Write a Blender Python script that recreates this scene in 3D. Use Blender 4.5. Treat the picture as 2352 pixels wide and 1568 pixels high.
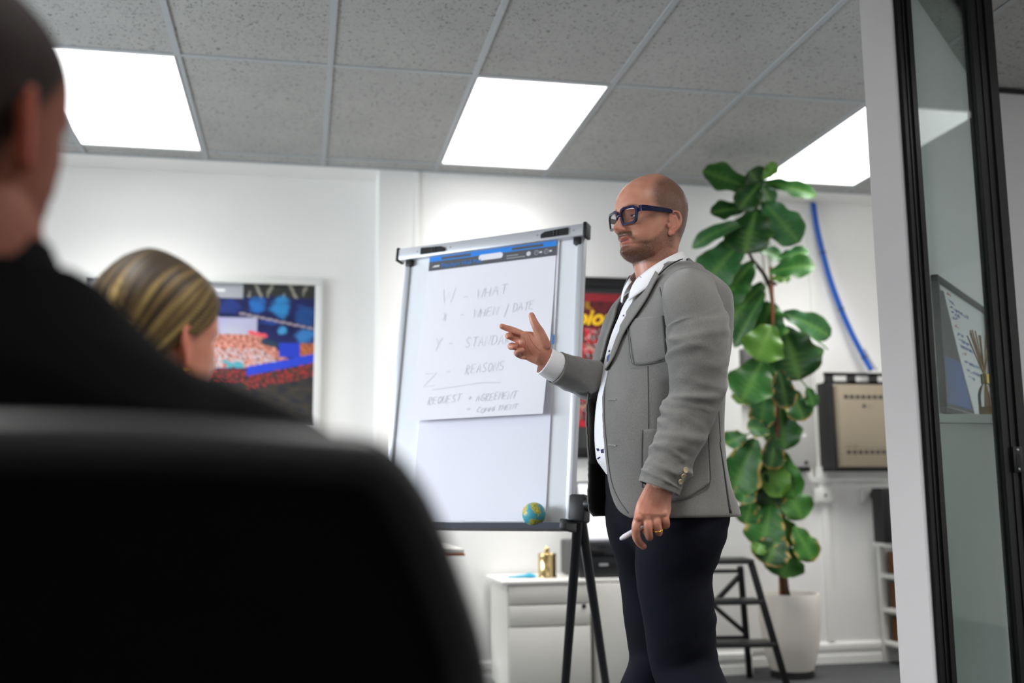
import bpy, bmesh, math, random, bisect
from mathutils import Vector, Matrix, noise
from mathutils.bvhtree import BVHTree
random.seed(7)
for o in list(bpy.data.objects): bpy.data.objects.remove(o)
scene = bpy.context.scene
COL = scene.collection
# ------------------------------------------------------------------ camera
EYE = 0.93                                   # camera height above the carpet (m)
FPX = 2433.4                                 # focal length in photo pixels (2352 wide)
YAW, PITCH, ROLL = .1965, .1488, -.0084
def cam_axes():
    f = Vector((math.sin(YAW)*math.cos(PITCH), math.cos(YAW)*math.cos(PITCH), math.sin(PITCH)))
    r = Vector((math.cos(YAW), -math.sin(YAW), 0)); u = r.cross(f)
    c, s = math.cos(ROLL), math.sin(ROLL)
    return c*r+s*u, -s*r+c*u, f
CR, CU, CF = cam_axes()
CAM = Vector((0, 0, EYE))
cd = bpy.data.cameras.new('camera'); cam = bpy.data.objects.new('camera', cd); COL.objects.link(cam)
cd.sensor_fit = 'HORIZONTAL'; cd.sensor_width = 36; cd.lens = FPX*36/2352; cd.clip_start = .02
m = Matrix((CR, CU, -CF)).transposed().to_4x4(); m.translation = CAM; cam.matrix_world = m
cd.dof.use_dof = True; cd.dof.focus_distance = 2.78; cd.dof.aperture_fstop = 1.8
scene.camera = cam
# ------------------------------------------------------------------ world and exposure
w = bpy.data.worlds.new('world'); scene.world = w; w.use_nodes = True
w.node_tree.nodes['Background'].inputs[0].default_value = (.6, .65, .7, 1)
w.node_tree.nodes['Background'].inputs[1].default_value = .05
scene.view_settings.view_transform = 'Standard'; scene.view_settings.look = 'None'
scene.view_settings.exposure = -0.14; scene.view_settings.gamma = 1; scene.view_settings.use_curve_mapping = False
PANEL_POWER = 24.0; PANEL_GLOW = 3.2       # W per panel lamp, glow of the diffuser itself
dl = bpy.data.lights.new('daylight_fill', 'AREA'); dl.shape = 'RECTANGLE'; dl.size = 3.0; dl.size_y = 1.25; dl.energy = 300; dl.color = (.86, .92, 1)
dlo = bpy.data.objects.new('daylight_fill', dl); COL.objects.link(dlo); dlo.location = (-3.85, 3.4, 1.55); dlo.rotation_euler = (0, -math.pi/2, 0); dl.size, dl.size_y = 1.25, 3.0  # added lamp beyond the unseen window, brightens the flipchart side
# ------------------------------------------------------------------ pixel helpers (a pixel gives a direction only)
def ray(x, y): return CF + CR*((x-1176)/FPX) + CU*((784-y)/FPX)
def on_y(x, y, Y): d = ray(x, y); return CAM + d*(Y/d.y)
def on_z(x, y, Z): d = ray(x, y); return CAM + d*((Z-EYE)/d.z)
def at(x, y, dep): return CAM + ray(x, y)*dep                      # dep = depth along the optical axis
def to_px(P):
    v = Vector(P)-CAM; d = v.dot(CF); return 1176+FPX*v.dot(CR)/d, 784-FPX*v.dot(CU)/d, d
# ------------------------------------------------------------------ materials
MATS = {}
def lin(c):
    return tuple(((x/12.92) if x <= .04045 else ((x+.055)/1.055)**2.4) for x in c)
def hexc(h): return lin(tuple(int(h[i:i+2], 16)/255 for i in (0, 2, 4)))
def mat(name, col, rough=.5, metal=0, spec=.5, noise_s=0, noise_a=0, bump=0, bump_s=200, coat=0, emit=0, trans=0, ior=1.45, alpha=1, sheen=0, sub=0):
    if name in MATS: return MATS[name]
    if isinstance(col, str): col = hexc(col)
    M = bpy.data.materials.new(name); M.use_nodes = True; nt = M.node_tree; b = nt.nodes['Principled BSDF']
    b.inputs['Base Color'].default_value = (*col, 1); b.inputs['Roughness'].default_value = rough
    b.inputs['Metallic'].default_value = metal; b.inputs['Specular IOR Level'].default_value = spec
    b.inputs['Coat Weight'].default_value = coat; b.inputs['Transmission Weight'].default_value = trans
    b.inputs['IOR'].default_value = ior; b.inputs['Alpha'].default_value = alpha; b.inputs['Sheen Weight'].default_value = sheen
    if sub: b.inputs['Subsurface Weight'].default_value = sub; b.inputs['Subsurface Radius'].default_value = (.012, .005, .003); b.inputs['Subsurface Scale'].default_value = .6
    if emit: b.inputs['Emission Color'].default_value = (*col, 1); b.inputs['Emission Strength'].default_value = emit
    tc = nt.nodes.new('ShaderNodeTexCoord')
    if noise_a:
        n = nt.nodes.new('ShaderNodeTexNoise'); n.inputs['Scale'].default_value = noise_s; n.inputs['Detail'].default_value = 5
        nt.links.new(tc.outputs['Object'], n.inputs['Vector'])
        r = nt.nodes.new('ShaderNodeValToRGB'); r.color_ramp.elements[0].position = .3; r.color_ramp.elements[1].position = .7
        r.color_ramp.elements[0].color = (*[c*(1-noise_a) for c in col], 1); r.color_ramp.elements[1].color = (*[min(1, c*(1+noise_a)) for c in col], 1)
        nt.links.new(n.outputs['Fac'], r.inputs['Fac']); nt.links.new(r.outputs['Color'], b.inputs['Base Color'])
    if bump:
        n = nt.nodes.new('ShaderNodeTexNoise'); n.inputs['Scale'].default_value = bump_s; n.inputs['Detail'].default_value = 4
        nt.links.new(tc.outputs['Object'], n.inputs['Vector'])
        bp = nt.nodes.new('ShaderNodeBump'); bp.inputs['Strength'].default_value = bump; bp.inputs['Distance'].default_value = .002
        nt.links.new(n.outputs['Fac'], bp.inputs['Height']); nt.links.new(bp.outputs['Normal'], b.inputs['Normal'])
    MATS[name] = M; return M
def vcol_mat(name, rough=.5, spec=.4, attr='col', bump=0, bump_s=300, coat=0, sub=0):
    if name in MATS: return MATS[name]
    M = mat(name, (.5, .5, .5), rough, spec=spec, bump=bump, bump_s=bump_s, coat=coat, sub=sub); nt = M.node_tree
    a = nt.nodes.new('ShaderNodeVertexColor'); a.layer_name = attr
    nt.links.new(a.outputs['Color'], nt.nodes['Principled BSDF'].inputs['Base Color']); return M
def thin_glass(name, tint, refl=1.0):
    "clear pane: tinted pass-through plus a Fresnel mirror coat"
    if name in MATS: return MATS[name]
    M = bpy.data.materials.new(name); M.use_nodes = True; nt = M.node_tree; nt.nodes.clear()
    o = nt.nodes.new('ShaderNodeOutputMaterial'); t = nt.nodes.new('ShaderNodeBsdfTransparent'); g = nt.nodes.new('ShaderNodeBsdfGlossy'); x = nt.nodes.new('ShaderNodeMixShader'); f = nt.nodes.new('ShaderNodeFresnel')
    t.inputs[0].default_value = (*tint, 1); g.inputs['Roughness'].default_value = 0; f.inputs[0].default_value = 1.5
    nt.links.new(f.outputs[0], x.inputs[0]); nt.links.new(t.outputs[0], x.inputs[1]); nt.links.new(g.outputs[0], x.inputs[2]); nt.links.new(x.outputs[0], o.inputs[0])
    MATS[name] = M; return M
# ------------------------------------------------------------------ mesh builder
class MB:
    def __init__(s): s.v = []; s.f = []
    def add(s, vs, fs):
        o = len(s.v); s.v += [tuple(x) for x in vs]; s.f += [tuple(o+i for i in f) for f in fs]; return s
    def box(s, a, b, M=None):
        x0, y0, z0 = a; x1, y1, z1 = b
        vs = [Vector(p) for p in ((x0,y0,z0),(x1,y0,z0),(x1,y1,z0),(x0,y1,z0),(x0,y0,z1),(x1,y0,z1),(x1,y1,z1),(x0,y1,z1))]
        if M is not None: vs = [M @ p for p in vs]
        return s.add(vs, [(0,3,2,1),(4,5,6,7),(0,1,5,4),(1,2,6,5),(2,3,7,6),(3,0,4,7)])
    def bbox(s, a, b, bev=.004, M=None):
        "box with chamfered edges"
        c = [(a[i]+b[i])/2 for i in range(3)]; h = [abs(b[i]-a[i])/2 for i in range(3)]; bev = min(bev, min(h)*.9)
        bm = bmesh.new(); bmesh.ops.create_cube(bm, size=1)
        for v in bm.verts: v.co = Vector([c[i]+v.co[i]*2*h[i] for i in range(3)])
        bmesh.ops.bevel(bm, geom=bm.edges[:], offset=bev, segments=2, affect='EDGES', profile=.5)
        bm.verts.index_update()
        vs = [v.co.copy() for v in bm.verts]; fs = [[v.index for v in f.verts] for f in bm.faces]; bm.free()
        if M is not None: vs = [M @ p for p in vs]
        return s.add(vs, fs)
    def rings(s, rs, cap=True, closed=True):
        n = len(rs[0]); o = len(s.v)
        for r_ in rs: s.v += [tuple(p) for p in r_]
        for i in range(len(rs)-1):
            for j in range(n if closed else n-1):
                k = (j+1) % n
                s.f.append((o+i*n+j, o+i*n+k, o+(i+1)*n+k, o+(i+1)*n+j))
        if cap and closed:
            s.f.append(tuple(o+j for j in reversed(range(n)))); s.f.append(tuple(o+(len(rs)-1)*n+j for j in range(n)))
        return s
    def tube(s, pts, rad, seg=12, cap=True, round_end=0, flat=1.0, up=None):
        "swept circle; rad is a number or list; round_end adds hemispherical ends"
        pts = [Vector(p) for p in pts]; R = list(rad) if hasattr(rad, '__len__') else [rad]*len(pts)
        if round_end:
            d0 = (pts[0]-pts[1]).normalized(); d1 = (pts[-1]-pts[-2]).normalized(); q0 = []; q1 = []; r0 = []; r1 = []
            for k in range(1, round_end+1):
                a = math.pi/2*k/(round_end+.35)
                q0.append(pts[0]+d0*R[0]*math.sin(a)); r0.append(R[0]*math.cos(a)); q1.append(pts[-1]+d1*R[-1]*math.sin(a)); r1.append(R[-1]*math.cos(a))
            pts = q0[::-1]+pts+q1; R = r0[::-1]+R+r1
        nrm = None; rs = []
        for i, p in enumerate(pts):
            t = (pts[min(i+1, len(pts)-1)]-pts[max(i-1, 0)]).normalized()
            if nrm is None:
                ref = Vector(up) if up is not None else (Vector((0, 0, 1)) if abs(t.z) < .9 else Vector((1, 0, 0)))
                nrm = (ref-t*ref.dot(t)).normalized()
            else: nrm = (nrm-t*nrm.dot(t)).normalized()
            b = t.cross(nrm)
            rs.append([p+(nrm*math.cos(2*math.pi*j/seg)*flat+b*math.sin(2*math.pi*j/seg))*R[i] for j in range(seg)])
        return s.rings(rs, cap)
    def lathe(s, prof, c=(0, 0, 0), seg=32, cap=True, M=None):
        c = Vector(c); rs = []
        for r_, z in prof:
            ring = [Vector((r_*math.cos(2*math.pi*j/seg), r_*math.sin(2*math.pi*j/seg), z)) for j in range(seg)]
            rs.append([c+((M @ p) if M is not None else p) for p in ring])
        return s.rings(rs, cap)
    def prism(s, poly, n, t):
        "poly: list of 3D points, extruded by n*t"
        n = Vector(n)*t; k = len(poly); a = [Vector(p) for p in poly]; b = [p+n for p in a]
        return s.add(a+b, [tuple(reversed(range(k))), tuple(range(k, 2*k))]+[(i, (i+1) % k, k+(i+1) % k, k+i) for i in range(k)])
    def ellipsoid(s, c, r_, M=None, seg=24, rg=14):
        c = Vector(c); rs = []
        for i in range(1, rg):
            a = math.pi*i/rg-math.pi/2
            ring = [Vector((r_[0]*math.cos(a)*math.cos(2*math.pi*j/seg), r_[1]*math.cos(a)*math.sin(2*math.pi*j/seg), r_[2]*math.sin(a))) for j in range(seg)]
            rs.append([c+((M @ p) if M is not None else p) for p in ring])
        return s.rings(rs)
    def mesh(s, name, smooth=False):
        me = bpy.data.meshes.new(name); me.from_pydata(s.v, [], s.f); me.validate(); me.update()
        if smooth: me.shade_smooth()
        return me
def smooth_by_angle(me, ang=.7):
    me.shade_smooth(); bm = bmesh.new(); bm.from_mesh(me)
    for e in bm.edges:
        if len(e.link_faces) == 2 and e.calc_face_angle(0) > ang: e.smooth = False
    bm.to_mesh(me); bm.free()
def fix_normals(me):
    bm = bmesh.new(); bm.from_mesh(me); bmesh.ops.recalc_face_normals(bm, faces=bm.faces[:]); bm.to_mesh(me); bm.free(); me.update()
def obj(name, mb, material, parent=None, label=None, cat=None, group=None, kind=None, smooth=True, fix=True):
    me = mb.mesh(name) if isinstance(mb, MB) else mb
    if fix: fix_normals(me)
    if smooth == 'all': me.shade_smooth()
    elif smooth: smooth_by_angle(me)
    o = bpy.data.objects.new(name, me); COL.objects.link(o)
    if material is not None and not me.materials: me.materials.append(material)
    tag(o, label, cat, group, kind)
    if parent is not None: adopt(o, parent)
    return o
def adopt(o, parent):
    o.parent = parent; M = Matrix.Translation(parent.location) if parent.parent is None else parent_world(parent); o.matrix_parent_inverse = (M @ rot_of(parent)).inverted()
def rot_of(p): return Matrix.Identity(4)
def parent_world(p): return Matrix.Translation(p.parent.location) @ p.matrix_parent_inverse @ Matrix.Translation(p.location)
def tag(o, label=None, cat=None, group=None, kind=None):
    if label: o['label'] = label
    if cat: o['category'] = cat
    if group: o['group'] = group
    if kind: o['kind'] = kind
    return o
def thing(name, loc, label, cat, group=None):
    o = bpy.data.objects.new(name, None); COL.objects.link(o); o.location = loc; o.empty_display_size = .1
    return tag(o, label, cat, group)
def copy_tree(src, delta, label=None):
    d = Vector(delta)
    def cp(o, par):
        c = o.copy(); COL.objects.link(c)
        if par is None: c.location = o.location+d
        else: c.parent = par
        for ch in list(o.children): cp(ch, c)
        return c
    r_ = cp(src, None)
    if label: r_['label'] = label
    return r_
def bez(pts, n=8):
    "Catmull-Rom through points"
    P = [Vector(p) for p in pts]; P = [P[0]*2-P[1]]+P+[P[-1]*2-P[-2]]; out = []
    for i in range(1, len(P)-2):
        for k in range(n):
            t = k/n; a, b, c, d = P[i-1:i+3]
            out.append(.5*((2*b)+(c-a)*t+(2*a-5*b+4*c-d)*t*t+(3*b-a-3*c+d)*t**3))
    out.append(P[-2]); return out
def interp(x, xs, ys):
    if x <= xs[0]: return ys[0]
    for i in range(len(xs)-1):
        if x <= xs[i+1]:
            t = (x-xs[i])/(xs[i+1]-xs[i]); return ys[i]+(ys[i+1]-ys[i])*t
    return ys[-1]
def sinterp(x, xs, ys):
    "smooth (Catmull) interpolation of a table"
    n = len(xs)
    if x <= xs[0]: return ys[0]
    if x >= xs[-1]: return ys[-1]
    i = bisect.bisect_right(xs, x)-1
    h = xs[i+1]-xs[i]; t = (x-xs[i])/h
    def sl(k):
        if k == 0: return (ys[1]-ys[0])/(xs[1]-xs[0])
        if k == n-1: return (ys[-1]-ys[-2])/(xs[-1]-xs[-2])
        return (ys[k+1]-ys[k-1])/(xs[k+1]-xs[k-1])
    a, b = sl(i)*h, sl(i+1)*h
    return (2*t**3-3*t*t+1)*ys[i]+(t**3-2*t*t+t)*a+(-2*t**3+3*t*t)*ys[i+1]+(t**3-t*t)*b
def text_mesh(txt, size, M, extrude=0, shear=0, align='LEFT', bold=0):
    "lettering as a mesh, laid out by matrix M (x along the line, y up the letter)"
    cu = bpy.data.curves.new('lettering', 'FONT'); cu.body = txt; cu.size = size; cu.shear = shear; cu.align_x = align; cu.extrude = extrude; cu.offset = bold
    t = bpy.data.objects.new('lettering', cu); COL.objects.link(t)
    dg = bpy.context.evaluated_depsgraph_get(); me = bpy.data.meshes.new_from_object(t.evaluated_get(dg))
    bpy.data.objects.remove(t); bpy.data.curves.remove(cu); me.transform(M); me.materials.clear(); return me
def join_meshes(ms, name):
    mb = MB()
    for m_ in ms: mb.add([v.co for v in m_.vertices], [tuple(p.vertices) for p in m_.polygons])
    return mb.mesh(name)
def frame_mat(o, x, y, n):
    M = Matrix((Vector(x), Vector(y), Vector(n))).transposed().to_4x4(); M.translation = Vector(o); return M
def remesh(mb, voxel, it=4, fac=.5, name='m'):
    "one continuous skin around overlapping closed shapes"
    me = mb.mesh(name); o = bpy.data.objects.new('tmp', me); COL.objects.link(o)
    r_ = o.modifiers.new('r', 'REMESH'); r_.mode = 'VOXEL'; r_.voxel_size = voxel
    if it: s_ = o.modifiers.new('s', 'SMOOTH'); s_.factor = fac; s_.iterations = it
    dg = bpy.context.evaluated_depsgraph_get(); out = bpy.data.meshes.new_from_object(o.evaluated_get(dg))
    bpy.data.objects.remove(o); bpy.data.meshes.remove(me); out.name = name; return out
# ================================================================== THE ROOM
CEIL = EYE+1.7664
GX, GY = -.5161, 4.1874                       # ceiling grid origin: columns 0.6 m, rows 1.2 m
XL, XR, YF = -3.516, 5.0, -3.05                # room limits
Y_PROUD, Y_REC = 5.53, 5.75                   # the back wall steps back on both sides of a boxed-out middle
X_P0, X_P1 = .38, 2.40
paint = mat('wall_paint', 'e2e1de', .62, noise_s=3, noise_a=.015, bump=.05, bump_s=400)
paint2 = mat('partition_paint', 'e4e4e8', .55, bump=.04, bump_s=400)
trimm = mat('trim_paint', 'e0e0dc', .45)
carpet = mat('carpet', '3b3c3e', .95, noise_s=260, noise_a=.45, bump=.9, bump_s=500)
obj('floor', MB().box((XL-.2, YF-.2, -.05), (XR+.6, Y_REC+.2, 0)), carpet, kind='structure', label='dark charcoal carpet floor', smooth=False)
o = MB().box((X_P0, Y_PROUD, 0), (X_P1, Y_REC+.1, CEIL))
wb = obj('wall_back', o, paint, kind='structure', label='white painted back wall boxed out in the middle', smooth=False)
obj('wall_back_left', MB().box((XL-.1, Y_REC, 0), (X_P0, Y_REC+.1, CEIL)), paint, kind='structure', label='white back wall set back behind the arena picture', smooth=False)
obj('wall_back_right', MB().box((X_P1, Y_REC, 0), (XR+.1, Y_REC+.1, CEIL)), paint, kind='structure', label='white back wall set back behind the plant', smooth=False)
WY0, WY1, WZ0, WZ1 = 1.9, 4.9, .92, 2.18        # opening for an unseen window, added to let in fill light
mbw = MB().box((XL-.1, YF-.1, 0), (XL, WY0, CEIL)).box((XL-.1, WY1, 0), (XL, Y_REC, CEIL)).box((XL-.1, WY0, 0), (XL, WY1, WZ0)).box((XL-.1, WY0, WZ1), (XL, WY1, CEIL))
w2 = thing('added_window', (XL-.05, (WY0+WY1)/2, WZ0), 'unseen white framed window added in the left wall for fill light', 'window'); w2['kind'] = 'structure'
for i in range(4):
    y_ = WY0+(WY1-WY0-.05)*i/3; obj('mullion', MB().box((XL-.08, y_, WZ0+.05), (XL-.03, y_+.05, WZ1-.05)), trimm, w2, smooth=False)
    if i < 3: obj('pane', MB().box((XL-.058, y_+.05, WZ0+.05), (XL-.052, y_+(WY1-WY0-.05)/3, WZ1-.05)), thin_glass('window_glass', (.97, .98, .98)), w2, smooth=False)
for z_ in (WZ0, WZ1-.05): obj('window_rail', MB().box((XL-.08, WY0, z_), (XL-.03, WY1, z_+.05)), trimm, w2, smooth=False)
obj('wall_left', mbw, paint, kind='structure', label='white left wall', smooth=False)
obj('wall_right', MB().box((XR, YF-.1, 0), (XR+.1, Y_REC, CEIL)), paint, kind='structure', label='white right wall', smooth=False)
obj('wall_front', MB().box((XL, YF-.1, 0), (XR, YF, CEIL)), paint, kind='structure', label='white wall behind the audience', smooth=False)
# ---- ceiling: slab with tiles, tees and light panels
def ceil_tile_mat():
    M = mat('ceiling_tile', 'b9b9b6', .9); nt = M.node_tree; b = nt.nodes['Principled BSDF']
    tc = nt.nodes.new('ShaderNodeTexCoord'); oi = nt.nodes.new('ShaderNodeObjectInfo')
    ad = nt.nodes.new('ShaderNodeVectorMath'); ad.operation = 'MULTIPLY_ADD'; ad.inputs[1].default_value = (1, 1, 1)
    cx = nt.nodes.new('ShaderNodeCombineXYZ'); mu = nt.nodes.new('ShaderNodeMath'); mu.operation = 'MULTIPLY'; mu.inputs[1].default_value = 37
    nt.links.new(oi.outputs['Random'], mu.inputs[0]); nt.links.new(mu.outputs[0], cx.inputs[0]); nt.links.new(mu.outputs[0], cx.inputs[1])
    nt.links.new(tc.outputs['Object'], ad.inputs[0]); nt.links.new(cx.outputs[0], ad.inputs[2])
    n1 = nt.nodes.new('ShaderNodeTexNoise'); n1.inputs['Scale'].default_value = 75; n1.inputs['Detail'].default_value = 3; n1.inputs['Distortion'].default_value = 1.2
    nt.links.new(ad.outputs[0], n1.inputs['Vector'])
    r1 = nt.nodes.new('ShaderNodeValToRGB'); e = r1.color_ramp.elements; e[0].position = .33; e[1].position = .405
    e[0].color = (*hexc('5c5d5a'), 1); e[1].color = (*hexc('acaca8'), 1)
    nt.links.new(n1.outputs['Fac'], r1.inputs['Fac'])
    n2 = nt.nodes.new('ShaderNodeTexNoise'); n2.inputs['Scale'].default_value = 4; nt.links.new(ad.outputs[0], n2.inputs['Vector'])
    mx = nt.nodes.new('ShaderNodeMix'); mx.data_type = 'RGBA'; mx.blend_type = 'MULTIPLY'; mx.inputs[0].default_value = .25
    nt.links.new(r1.outputs['Color'], mx.inputs[6]); nt.links.new(n2.outputs['Color'], mx.inputs[7]); 
    bw = nt.nodes.new('ShaderNodeRGBToBW'); nt.links.new(n2.outputs['Color'], bw.inputs[0]); nt.links.new(bw.outputs[0], mx.inputs[7])
    nt.links.new(mx.outputs[2], b.inputs['Base Color'])
    bp = nt.nodes.new('ShaderNodeBump'); bp.inputs['Strength'].default_value = .6; bp.inputs['Distance'].default_value = .003
    nt.links.new(n1.outputs['Fac'], bp.inputs['Height']); nt.links.new(bp.outputs['Normal'], b.inputs['Normal'])
    return M
tile_m = ceil_tile_mat()
tee_m = mat('ceiling_tee_paint', '9ea2a4', .5)
ceil = obj('ceiling', MB().box((XL-.1, YF-.1, CEIL+.03), (XR+.1, Y_REC+.1, CEIL+.10)), mat('ceiling_void', 'c4c4c0', .9), kind='structure', label='grid ceiling of speckled white mineral tiles', smooth=False)
def tile_mesh(w, d):
    mb = MB(); mb.bbox((.006, .006, -.001), (w-.006, d-.006, .02), .003); return mb.mesh('ceiling_tile')
rows = []; y = GY+1.2
while y > YF: rows.append((max(y-1.2, YF), y)); y -= 1.2
rows.append((GY+1.2, Y_PROUD))
lights = []; shared = {}
k0 = int(math.floor((XL-GX)/.6)); k1 = int(math.ceil((XR-GX)/.6))
for (ya, yb) in rows:
    li = round((ya-GY)/1.2)
    for k in range(k0, k1):
        xa = max(GX+.6*k, XL); xb = min(GX+.6*(k+1), XR)
        if xb-xa < .03: continue
        if abs(yb-ya-1.2) < .01 and ((li in (0, -3, -6) and (k+1) % 3 == 0) or (li == -2 and k == 7)) and xb-xa > .59:  # rearmost row and the lone office panel are unseen, added for fill
            lights.append((xa, ya)); continue
        key = (round(xb-xa, 3), round(yb-ya, 3))
        if key not in shared:
            me = tile_mesh(xb-xa, yb-ya); me.materials.append(tile_m); shared[key] = me
        o = bpy.data.objects.new('ceiling_tile', shared[key]); COL.objects.link(o); o.location = (xa, ya, CEIL+.004); o.parent = ceil
for k in range(k0+1, k1):
    x = GX+.6*k
    if XL < x < XR: obj('ceiling_tee', MB().box((x-.012, YF, CEIL-.001), (x+.012, Y_PROUD, CEIL+.004)).box((x-.0015, YF, CEIL), (x+.0015, Y_PROUD, CEIL+.03)), tee_m, ceil, smooth=False)
for (ya, yb) in rows:
    if ya > YF+.02:
        obj('cross_tee', MB().box((XL, ya-.012, CEIL-.0005), (XR, ya+.012, CEIL+.004)), tee_m, ceil, smooth=False)
# plain plaster strip over the set-back walls
for (xa, xb) in ((XL, X_P0), (X_P1, XR)):
    obj('soffit_strip', MB().box((xa, Y_PROUD+.004, CEIL-.002), (xb, Y_REC, CEIL+.02)), paint, ceil, smooth=False)
obj('wall_angle', MB().box((XL, Y_PROUD-.02, CEIL-.002), (XR, Y_PROUD-.001, CEIL+.004)), tee_m, ceil, smooth=False)
# light panels
def light_panel(xa, ya, lab):
    t = thing('ceiling_light', (xa+.3, ya+.6, CEIL), lab, 'ceiling light', 'flat ceiling light panels')
    x, y = xa, ya
    mb = MB()
    for (a, b) in (((x+.008, y+.008), (x+.592, y+.020)), ((x+.008, y+1.18), (x+.592, y+1.192)), ((x+.008, y+.02), (x+.018, y+1.18)), ((x+.582, y+.02), (x+.592, y+1.18))):
        mb.box((a[0], a[1], CEIL-.001), (b[0], b[1], CEIL+.012))
    obj('light_frame', mb, mat('light_frame_paint', 'e8e8e8', .4), t, smooth=False)
    obj('diffuser', MB().box((x+.018, y+.02, CEIL+.002), (x+.582, y+1.18, CEIL+.010)), mat('panel_light', (1, .99, .985), .5, emit=PANEL_GLOW), t, smooth=False)
    ld = bpy.data.lights.new('panel_lamp', 'AREA'); ld.shape = 'RECTANGLE'; ld.size = .55; ld.size_y = 1.15; ld.energy = PANEL_POWER; ld.spread = math.radians(112); ld.color = (1, .985, .97)
    lo = bpy.data.objects.new('panel_lamp', ld); COL.objects.link(lo); lo.location = (x+.3, y+.6, CEIL-.002); adopt(lo, t)
for (xa, ya) in lights:
    k = round((xa-GX)/.6); far = ya > 3
    if far and k == -1: lab = 'lit ceiling panel above the arena picture'
    elif far and k == 2: lab = 'lit ceiling panel over the flipchart and the speaker'
    elif far and k == 5: lab = 'lit ceiling panel behind the top of the fig plant'
    elif k == 7: lab = 'added ceiling panel out of view, lighting the office'
    else: lab = 'lit ceiling panel over the seats, its rearmost row added for fill'
    light_panel(xa, ya, lab)
# ---- skirting
def skirt(name, a, b):
    a = Vector(a); b = Vector(b); d = (b-a); n = Vector((d.y, -d.x)).normalized()
    mb = MB(); prof = [(0, 0), (.016, 0), (.016, .045), (.012, .05), (.012, .075), (.018, .078), (.018, .105), (.006, .12), (0, .12)]
    rs = [[Vector((p.x+n.x*q[0], p.y+n.y*q[0], q[1])) for q in prof] for p in (a, b)]
    obj(name, mb.rings(rs), trimm, kind='structure', label='white moulded skirting board', smooth=False)
skirt('baseboard_back', (X_P0, Y_PROUD), (X_P1, Y_PROUD)); skirt('baseboard_back_right', (X_P1, Y_REC), (XR, Y_REC)); skirt('baseboard_back_left', (XL, Y_REC), (X_P0, Y_REC))
# ---- battens and joint strips on the back wall
p0 = on_y(958, 410, Y_PROUD).x
obj('trim_1', MB().box((p0-.012, Y_PROUD-.008, .12), (p0+.012, Y_PROUD, CEIL-.006)), trimm, kind='structure', label='narrow white joint batten on the back wall left of the flipchart', smooth=False)
xv = on_y(1858, 480, Y_REC).x
obj('trim_2', MB().box((xv-.022, Y_REC-.014, .12), (xv+.018, Y_REC, CEIL-.004)), trimm, kind='structure', label='white vertical cable trunking beside the blue cables', smooth=False)
zt = on_y(1900, 1102, Y_REC).z
obj('trim_3', MB().box((X_P1+.02, Y_REC-.03, zt-.012), (3.9, Y_REC, zt+.012)), trimm, kind='structure', label='white horizontal trunking under the wall boxes', smooth=False)
# ================================================================== PARTITION, GLASS AND OFFICE BEHIND IT
Y_G = 2.985
def colx(px, y, Y): return on_y(px, y, Y).x
C0 = on_y(2022, 800, 2.93); C1 = on_y(2095, 800, 2.95); C2 = on_y(2109, 800, 3.03)
A = Vector((C0.x, C0.y)); B = Vector((C1.x, C1.y)); D = Vector((2.86, 3.93))
dirw = (D-B).normalized()
poly = [A, B, D, D+(A-B)+Vector((0, 0))]
mb = MB().prism([(p.x, p.y, 0) for p in poly], (0, 0, 1), CEIL)
obj('wall_partition', mb, paint2, kind='structure', label='white partition wall whose end stands beside the black glass frame', smooth=False)
obj('wall_office_back', MB().box((D.x-.06, 3.93, 0), (XR, 4.02, CEIL)), mat('office_paint', 'c9c9cb', .6), kind='structure', label='grey white office wall right of the glass frame', smooth=False)
obj('trim_4', MB().box((D.x-.02, 3.915, CEIL-.02), (XR, 3.93, CEIL-.001)), mat('dark_strip', '1b1b1c', .6), kind='structure', label='thin dark line where office wall meets ceiling', smooth=False)  # thin dark strip along the wall and ceiling joint
blackm = mat('black_aluminium', '131314', .32, metal=.0, spec=.5)
# glazed screen: posts, rails, pane
gx0 = on_y(2104, 800, Y_G).x; gx1 = on_y(2134, 800, Y_G).x; gx2 = on_y(2277, 800, Y_G).x; gx3 = on_y(2328, 800, Y_G).x
wn = thing('window_1', ((gx0+gx3)/2, Y_G, 0), 'full height glass pane in black aluminium frame beside the white partition end', 'glass partition'); wn['kind'] = 'structure'
def post(xa, xb, nm):
    mb = MB().box((xa, Y_G-.022, 0), (xb, Y_G+.022, CEIL)); w_ = xb-xa
    mb.box((xa+w_*.30, Y_G-.027, 0), (xa+w_*.36, Y_G-.022, CEIL)); mb.box((xa+w_*.62, Y_G-.031, 0), (xb-.001, Y_G-.022, CEIL))
    return obj(nm, mb, blackm, wn, smooth=False)
post(gx0, gx1, 'frame_post'); post(gx2, gx3, 'frame_post')
obj('frame_rail', MB().box((gx1, Y_G-.03, 0), (gx2, Y_G+.03, .06)), blackm, wn, smooth=False)
obj('frame_rail', MB().box((gx1, Y_G-.03, CEIL-.06), (gx2, Y_G+.03, CEIL)), blackm, wn, smooth=False)
glass = thin_glass('pane_glass', (.86, .92, .90))
obj('pane', MB().box((gx1, Y_G-.005, .06), (gx2, Y_G+.005, CEIL-.06)), glass, wn, smooth=False)
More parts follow.
